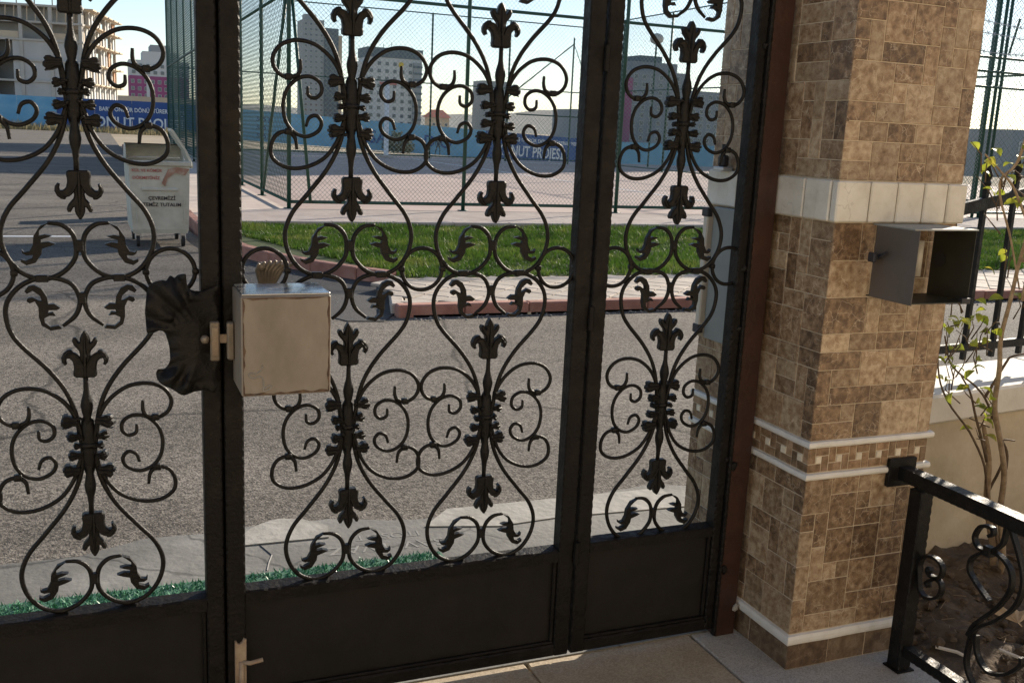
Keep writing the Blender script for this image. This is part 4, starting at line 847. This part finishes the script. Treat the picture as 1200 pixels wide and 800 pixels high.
# ================================================================== HOARDING
hd = thing('site_hoarding', 'long blue construction hoarding printed with project lettering', 'hoarding', (0, 95, 0))
def hbase(x): return 0 if x < 6 else -min((x - 6) * .0375, 1.65)
x = -36.0
while x < 86:
    xe = x + 3.0; xm = (x + xe) / 2
    navy = -1.5 <= xm <= 11 or 36 <= xm <= 48 or 62 <= xm < 74
    b0, b1 = hbase(x), hbase(xe); mb = MB(); hh_ = 2.75
    t = .06
    v = [(0, 0, b0), (2.98, 0, b1), (2.98, t, b1), (0, t, b0), (0, 0, b0 + hh_), (2.98, 0, b1 + hh_), (2.98, t, b1 + hh_), (0, t, b0 + hh_)]
    mb.add(v, [(0, 3, 2, 1), (4, 5, 6, 7), (0, 1, 5, 4), (1, 2, 6, 5), (2, 3, 7, 6), (3, 0, 4, 7)]); part('panel', mb, NAVY if navy else LBLUE, hd, loc=(x, random.uniform(-.01, .01), 0)); x = xe
def htext(body, size, x, z, m, sx=1.0):
    link('lettering', text_mesh('lettering', body, size, m, .004, True, sx), hd, (x, -.035, z), (pi / 2, 0.0 if x < 6 else .036, 0))
htext('KONUT PROJESİ', 1.22, 3.3, .85, WHITE, .9); htext('BARIŞ ÖNDÜR DÖNÜŞTÜREREK YENİ', .5, 3.9, 1.95, WHITE, .82)
htext('KONUT PROJESİ', 1.5, 41.0, hbase(41.) + .95, WHITE, .66); htext('BARIŞ ÖNDÜR DÖNÜŞTÜREREK YENİ', .46, 42.5, hbase(43) + 2.15, WHITE)
htext('A   RSA', 1.7, 23.2, hbase(23.5) + 1.2, NAVY); htext('D O', 1.6, 31, hbase(31) + 1.2, NAVY)
for k in range(3): htext('545 )', .6, 14.2, hbase(14.2) + .5 + .75 * k, NAVY)
mb = MB(); N_ = 5000; vs = []; fs = []
for i in range(N_):
    x, y = random.uniform(-36, 9), random.uniform(91.6, 94.8); h = random.uniform(.2, .75) * (1 + .6 * mnoise.noise(Vector((x * .4, y, 0)))); b = len(vs); vs += [(x - .05, y, -.06), (x + .05, y, -.06), (x + random.gauss(0, .12), y + random.gauss(0, .1), h)]; fs.append((b, b + 1, b + 2))
mb.add(vs, fs); o = link('dry_grass', mb.mesh('dry_grass', DRYG)); o['kind'] = 'stuff'; o['label'] = 'dry yellow grass along the foot of the hoarding'
# person walking by the hoarding
pn = thing('person', 'person in dark clothes walking past the light blue hoarding', 'person', (30.5, 93.3, hbase(30.5)))
bm = bmesh.new(); me = bpy.data.meshes.new('body')
J = [((0, 0, .92), .15), ((0, 0, 1.2), .15), ((0, 0, 1.42), .16), ((0, 0, 1.52), .06), ((0, 0, 1.62), .09), ((0, -.01, 1.74), .09), ((.1, 0, .86), .1), ((.17, -.05, .48), .07), ((.2, .1, .06), .05), ((-.1, 0, .86), .1), ((-.2, 0, .48), .07), ((-.27, .1, .06), .05), ((.2, 0, 1.4), .065), ((.27, .02, 1.12), .05), ((.25, -.12, .9), .04), ((-.2, 0, 1.4), .065), ((-.28, .03, 1.12), .05), ((-.3, -.1, .9), .04), ((.2, -.1, .03), .04), ((-.27, -.08, .03), .04)]
E_ = [(0, 1), (1, 2), (2, 3), (3, 4), (4, 5), (0, 6), (6, 7), (7, 8), (0, 9), (9, 10), (10, 11), (2, 12), (12, 13), (13, 14), (2, 15), (15, 16), (16, 17), (8, 18), (11, 19)]
me.from_pydata([j[0] for j in J], E_, []); po = link('body', me, pn); md = po.modifiers.new('skin', 'SKIN')
for i, j in enumerate(J): me.skin_vertices[0].data[i].radius = (j[1], j[1] * .8)
me.skin_vertices[0].data[0].use_root = True; po.modifiers.new('sub', 'SUBSURF').levels = 1; me.materials.append(CLOTH)
part('head', MB().ico((0, -.01, 1.68), .115, 2, (.85, .95, 1.15)), SKIN, pn, True); part('hair', MB().ico((0, .02, 1.73), .115, 2, (.9, .95, .85)), DARK, pn, True)
# bush by the net post
bu = thing('roadside_bush', 'dark scrubby bush in front of the light blue hoarding', 'bush', (26.2, 92.5, hbase(26)))
vs = []; fs = []
for i in range(900):
    a = random.uniform(0, 2 * pi); r = 1.4 * math.sqrt(random.random()); z = random.uniform(0.1, 2.3) * (1 - r / 2.6); c = Vector((r * cos(a) + .3 * mnoise.noise(Vector((a, z, 0))), r * sin(a), z)); q = [Vector((random.gauss(0, .12), random.gauss(0, .12), random.gauss(0, .12))) for _ in range(3)]; b = len(vs); vs += [tuple(c + k) for k in q]; fs.append((b, b + 1, b + 2))
part('foliage', MB().add(vs, fs), BUSHM, bu); mb = MB()
for k in range(6): a = k * 1.05; mb.tube([(0, 0, 0), (.4 * cos(a), .4 * sin(a), .8), (.8 * cos(a), .8 * sin(a), 1.7)], [.06, .04, .015], 6)
part('trunk', mb, STEMD, bu)

# ================================================================== BUILDINGS
def block(name, label, x, y, w_, d_, z0, h, m, rows=0, cols=0, ww=1.2, wh=1.4, rot=0, bands=None, roof=None, side=0, cat='building', group=None, skip=None, fl=None):
    b = thing(name, label, cat, (x, y, z0), rot, group)
    part('wall', MB().box(0, 0, 0, w_, d_, h), m, b)
    if rows:
        fh = (h - 1.0) / rows; cw = w_ / cols
        fm_ = MB(); fm_.cur = 0; fm_.box(-ww / 2 - .12, -.12, -.12, ww / 2 + .12, .02, wh + .12); fm_ = fm_.mesh('window', BWHT if m is not BWHT else BGRY)
        pm2 = MB().box(-ww / 2, -.16, 0, ww / 2, -.1, wh).mesh('pane', GLASS)
        for r in range(rows):
            for c in range(cols):
                if skip and skip(r, c): continue
                o = link('window', fm_, b, (cw * (c + .5), 0, r * fh + .9)); link('pane', pm2, o)
        for r in range(rows):
            for c in range(side):
                if True:
                    o = link('window', fm_, b, (0, d_ * (c + .5) / side, r * fh + .9), (0, 0, -pi / 2)); link('pane', pm2, o)
    if bands:
        for (a0, a1, c0, c1, mm, nm) in bands: part(nm, MB().box(c0, -.35, a0, c1, d_ + .3, a1), mm, b)
    if roof: roof(b)
    return b
# unfinished concrete building at left
ub_rot = -math.atan2(5.0, 25) + 0
ub = thing('unfinished_building', 'bare concrete apartment shell under construction behind the left hoarding', 'building', (-1.45, 170, 0), -math.radians(11.3))
FHs = [0, 3.0, 6.0, 9.0, 12.0, 14.6, 17.0]; WL, DP = 34, 26
for z in FHs[1:]: part('floor_slab', MB().box(-WL, -.25, z - .3, .25, DP, z), BCONC, ub)
for i in range(9):
    part('column', MB().box(-WL + i * 4.2, -.12, 0, -WL + i * 4.2 + .5, .4, FHs[-1] - .31), BCONC, ub)
for j in range(7): part('column', MB().box(-.32, .45 + j * 4.2, 0, .16, .95 + j * 4.2, FHs[-1] - .31), BCONC, ub)
part('core_wall', MB().box(-WL + 2, 3.5, 0, -3, DP - 2, FHs[-1] - .32), BINF, ub)
for fl_ in range(4):
    for i in range(8):
        x0 = -WL + i * 4.2 + .51; x1 = x0 + 3.68
        if i in (5, ):                                  # a stack of dark stair openings
            part('infill_panel', MB().box(x0, .05, FHs[fl_] + .01, x0 + .5, .3, FHs[fl_ + 1] - .31), BINF, ub); part('infill_panel', MB().box(x1 - 1.0, .05, FHs[fl_] + .01, x1, .3, FHs[fl_ + 1] - .31), BINF, ub)
        else: part('infill_panel', MB().box(x0, .05, FHs[fl_] + .01, x1, .3, FHs[fl_ + 1] - .31), BINF, ub)
for j in range(6):
    y0 = .96 + j * 4.2; y1 = y0 + 3.68
    for fl_ in range(6):
        k = (j + fl_) % 3
        if k < 2 or fl_ < 3:
            part('infill_panel', MB().box(-.25, y0, FHs[fl_] + .01, .0, y0 + 1.2, FHs[fl_ + 1] - .31), BWHT if fl_ % 2 else BTAN, ub); part('infill_panel', MB().box(-.25, y0 + 2.5, FHs[fl_] + .01, .0, y1, FHs[fl_ + 1] - .31), BRICK if (k == 1 and j > 3) else BWHT, ub)
        part('balcony_slab', MB().box(.26, y0 + .4, FHs[fl_ + 1] - .28, 1.5, y1 - .3, FHs[fl_ + 1] - .06), BTAN, ub)
for i in range(8):
    x0 = -WL + i * 4.2 + .51
    for k in range(3): part('prop', MB().tube([(x0 + .6 + k * 1.2, .3, FHs[5]), (x0 + .7 + k * 1.2, .3, FHs[6] - .3)], .09, 5), BTAN, ub)
    if i % 2: part('parapet', MB().box(x0, .1, FHs[4] + .01, x0 + 3.6, .3, FHs[4] + 1.0), BTAN, ub)
for i in range(14): part('starter_bar', MB().tube([(-WL + i * 2.5, .3, FHs[6]), (-WL + i * 2.5, .3, FHs[6] + random.uniform(.6, 1.4))], .08, 5), STEMD, ub)
# purple and white block with stepped roof
pb = block('apartment_block', 'white and purple apartment block with stepped roof', 15, 500, 26, 20, -1, 20, BPUR, 6, 9, 1.3, 1.5)
for (x0, x1, z0_, z1_, mm) in ((0, 26.2, 20, 27, BWHT), (6, 22, 27, 31, BWHT), (9.5, 18, 31, 34, BGRY)):
    part('upper_storey', MB().box(x0, .2, z0_ + .01, x1, 19.8, z1_), mm, pb)
wme = MB().box(-.7, -.3, 0, .7, .3, 1.5).mesh('window', GLASS)
for r in range(2):
    for c in range(8): link('window', wme, pb, (2 + c * 3.1, .1, 20.9 + r * 2.9))
for x in (8, 17): part('pilaster', MB().box(x - .7, -.3, 0, x + .7, .1, 19.9), BWHT, pb)
block('house', 'long low tan house on the rise behind the navy hoarding', 4, 300, 26, 10, -1, 7.5, BTAN, 2, 7, 1.4, 1.3)
# grey tower
tw = block('tower_block', 'tall two tone grey tower block, tallest on the skyline', 122, 650, 13.2, 20, -2, 66.5, BGRY, 20, 4, 1.5, 1.4)
part('dark_bay', MB().box(13.25, -1.5, 0, 22, 19, 62), BSLT, tw); part('end_bay', MB().box(22.05, -.5, 0, 24.5, 20, 58), BTAN, tw)  # tan of the end bay carries warm sunlight on the tower's right side
part('roof_house', MB().box(2, 4, 66.6, 9, 14, 70), BGRY, tw)
wme = MB().box(-.7, -.3, 0, .7, .3, 1.3).mesh('window', GLASS)
for r in range(19):
    for c in range(3): link('window', wme, tw, (14.6 + c * 2.8, -1.6, 2 + r * 3.1))
# white block with flower emblem
wb = block('apartment_block', 'white apartment block with dark roof band and yellow flower emblem', 120.5, 480, 27, 18, -2, 35.5, BWHT, 10, 7, 1.5, 1.5, skip=lambda r, c: r == 9 and c == 4)
part('roof_band', MB().box(-.3, -.4, 35.55, 27.3, 18.3, 40), BSLT, wb); part('side_bay', MB().box(-4.2, 1, 0, -.05, 17, 33), BWHT, wb)
part('balcony_stack', MB().box(22.5, -1.2, 0, 26.6, -.2, 34), BGRY, wb)
for r in range(11): part('balcony_rail', MB().box(22.2, -1.6, r * 3.1 + .5, 26.9, -1.25, r * 3.1 + 1.5), BSLT, wb)
em = MB().tube([(0, -.3, 0), (0, -.15, 0)], .62, 12)
for k in range(8): em.tube([(cos(k * pi / 4) * .95, -.3, sin(k * pi / 4) * .95), (cos(k * pi / 4) * .95, -.15, sin(k * pi / 4) * .95)], .42, 8)
part('flower_emblem', em, YEL, wb, loc=(16.5, 0, 32.6)); part('red_sign', MB().box(6, -.4, 23.0, 14.5, -.19, 24.2), RED, wb)
for k in range(4): part('roof_aerial', MB().tube([(5 + k * 4, 5, 40), (5 + k * 4, 5, 43 - k % 2)], .15, 5), BSLT, wb)
block('apartment_block', 'pale lower apartment block left of the white block with the emblem', 131, 560, 18, 16, -2, 26, BTAN, 8, 5, 1.4, 1.4)
rh = block('house', 'small house with a red roof right of the white block', 159, 500, 10, 10, -2, 9, BTAN, 2, 3, 1.3, 1.3)
mb = MB(); mb.add([(-1, -1, 9.05), (11, -1, 9.05), (11, 11, 9.05), (-1, 11, 9.05), (2, 5, 13), (8, 5, 13)], [(0, 1, 5, 4), (1, 2, 5), (2, 3, 4, 5), (3, 0, 4), (3, 2, 1, 0)]); part('roof', mb, ROOFR, rh)
block('tower_block', 'slim pale grey tower block behind the right scroll column of the middle leaf', 209, 560, 17, 16, -3, 33, BGRY, 11, 5, 1.5, 1.4)
block('apartment_block', 'hazy grey apartment block seen through the left end of the court fence', 36, 330, 6.5, 30, -2, 24, BGRY, 8, 2, 1.3, 1.4, side=6)
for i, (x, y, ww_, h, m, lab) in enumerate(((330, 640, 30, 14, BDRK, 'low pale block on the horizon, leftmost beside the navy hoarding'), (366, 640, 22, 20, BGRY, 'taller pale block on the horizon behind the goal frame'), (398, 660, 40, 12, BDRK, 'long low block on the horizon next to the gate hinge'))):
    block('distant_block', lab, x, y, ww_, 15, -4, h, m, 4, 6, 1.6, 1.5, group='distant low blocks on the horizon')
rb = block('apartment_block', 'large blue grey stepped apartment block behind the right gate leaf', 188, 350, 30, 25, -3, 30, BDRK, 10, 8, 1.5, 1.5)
part('roof_step', MB().box(5, 2, 30.05, 25, 22, 33.5), BDRK, rb); part('roof_step', MB().box(9, 4, 33.55, 19, 18, 36), BSLT, rb); part('end_bay', MB().box(-.4, -.6, 0, 4.2, 20, 27), BPUR, rb)  # purple bay at the left end of the block
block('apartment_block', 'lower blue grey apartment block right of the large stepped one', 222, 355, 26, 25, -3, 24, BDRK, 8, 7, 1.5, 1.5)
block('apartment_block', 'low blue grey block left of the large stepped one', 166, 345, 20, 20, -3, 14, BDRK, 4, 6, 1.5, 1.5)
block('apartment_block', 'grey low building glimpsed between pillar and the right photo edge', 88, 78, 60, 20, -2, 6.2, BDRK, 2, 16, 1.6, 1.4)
# added unseen house bouncing warm light, and two unseen blocks added to cast shade
hs = thing('house', 'unseen ochre house added behind the camera to bounce warm light', 'house', (-9, -4.2, 0))
part('wall', MB().box(0, -8, 0, 22, 0, 7.2), OCHRE, hs)
part('roof', MB().box(-.5, -8.5, 7.21, 22.5, .5, 7.5, .02), ROOFR, hs)
wme = MB().box(-.65, -.02, 0, .65, .05, 1.4).mesh('window', BWHT); pme2 = MB().box(-.55, .055, .1, .55, .06, 1.3).mesh('pane', GLASS)
for x in (2.5, 6, 16, 19.5):
    for z in (1.0, 4.2): o = link('window', wme, hs, (x, 0, z)); link('pane', pme2, o)
block('apartment_block', 'unseen block added behind the pillar to shade the court', 49.5, 62, 8, 10, -2, 30, BWHT, 8, 3, 1.4, 1.5, side=3)
block('apartment_block', 'taller unseen block added behind the pillar to shade the side road', 69, 90, 9, 10, -3, 42, BWHT, 12, 3, 1.4, 1.5, side=3)
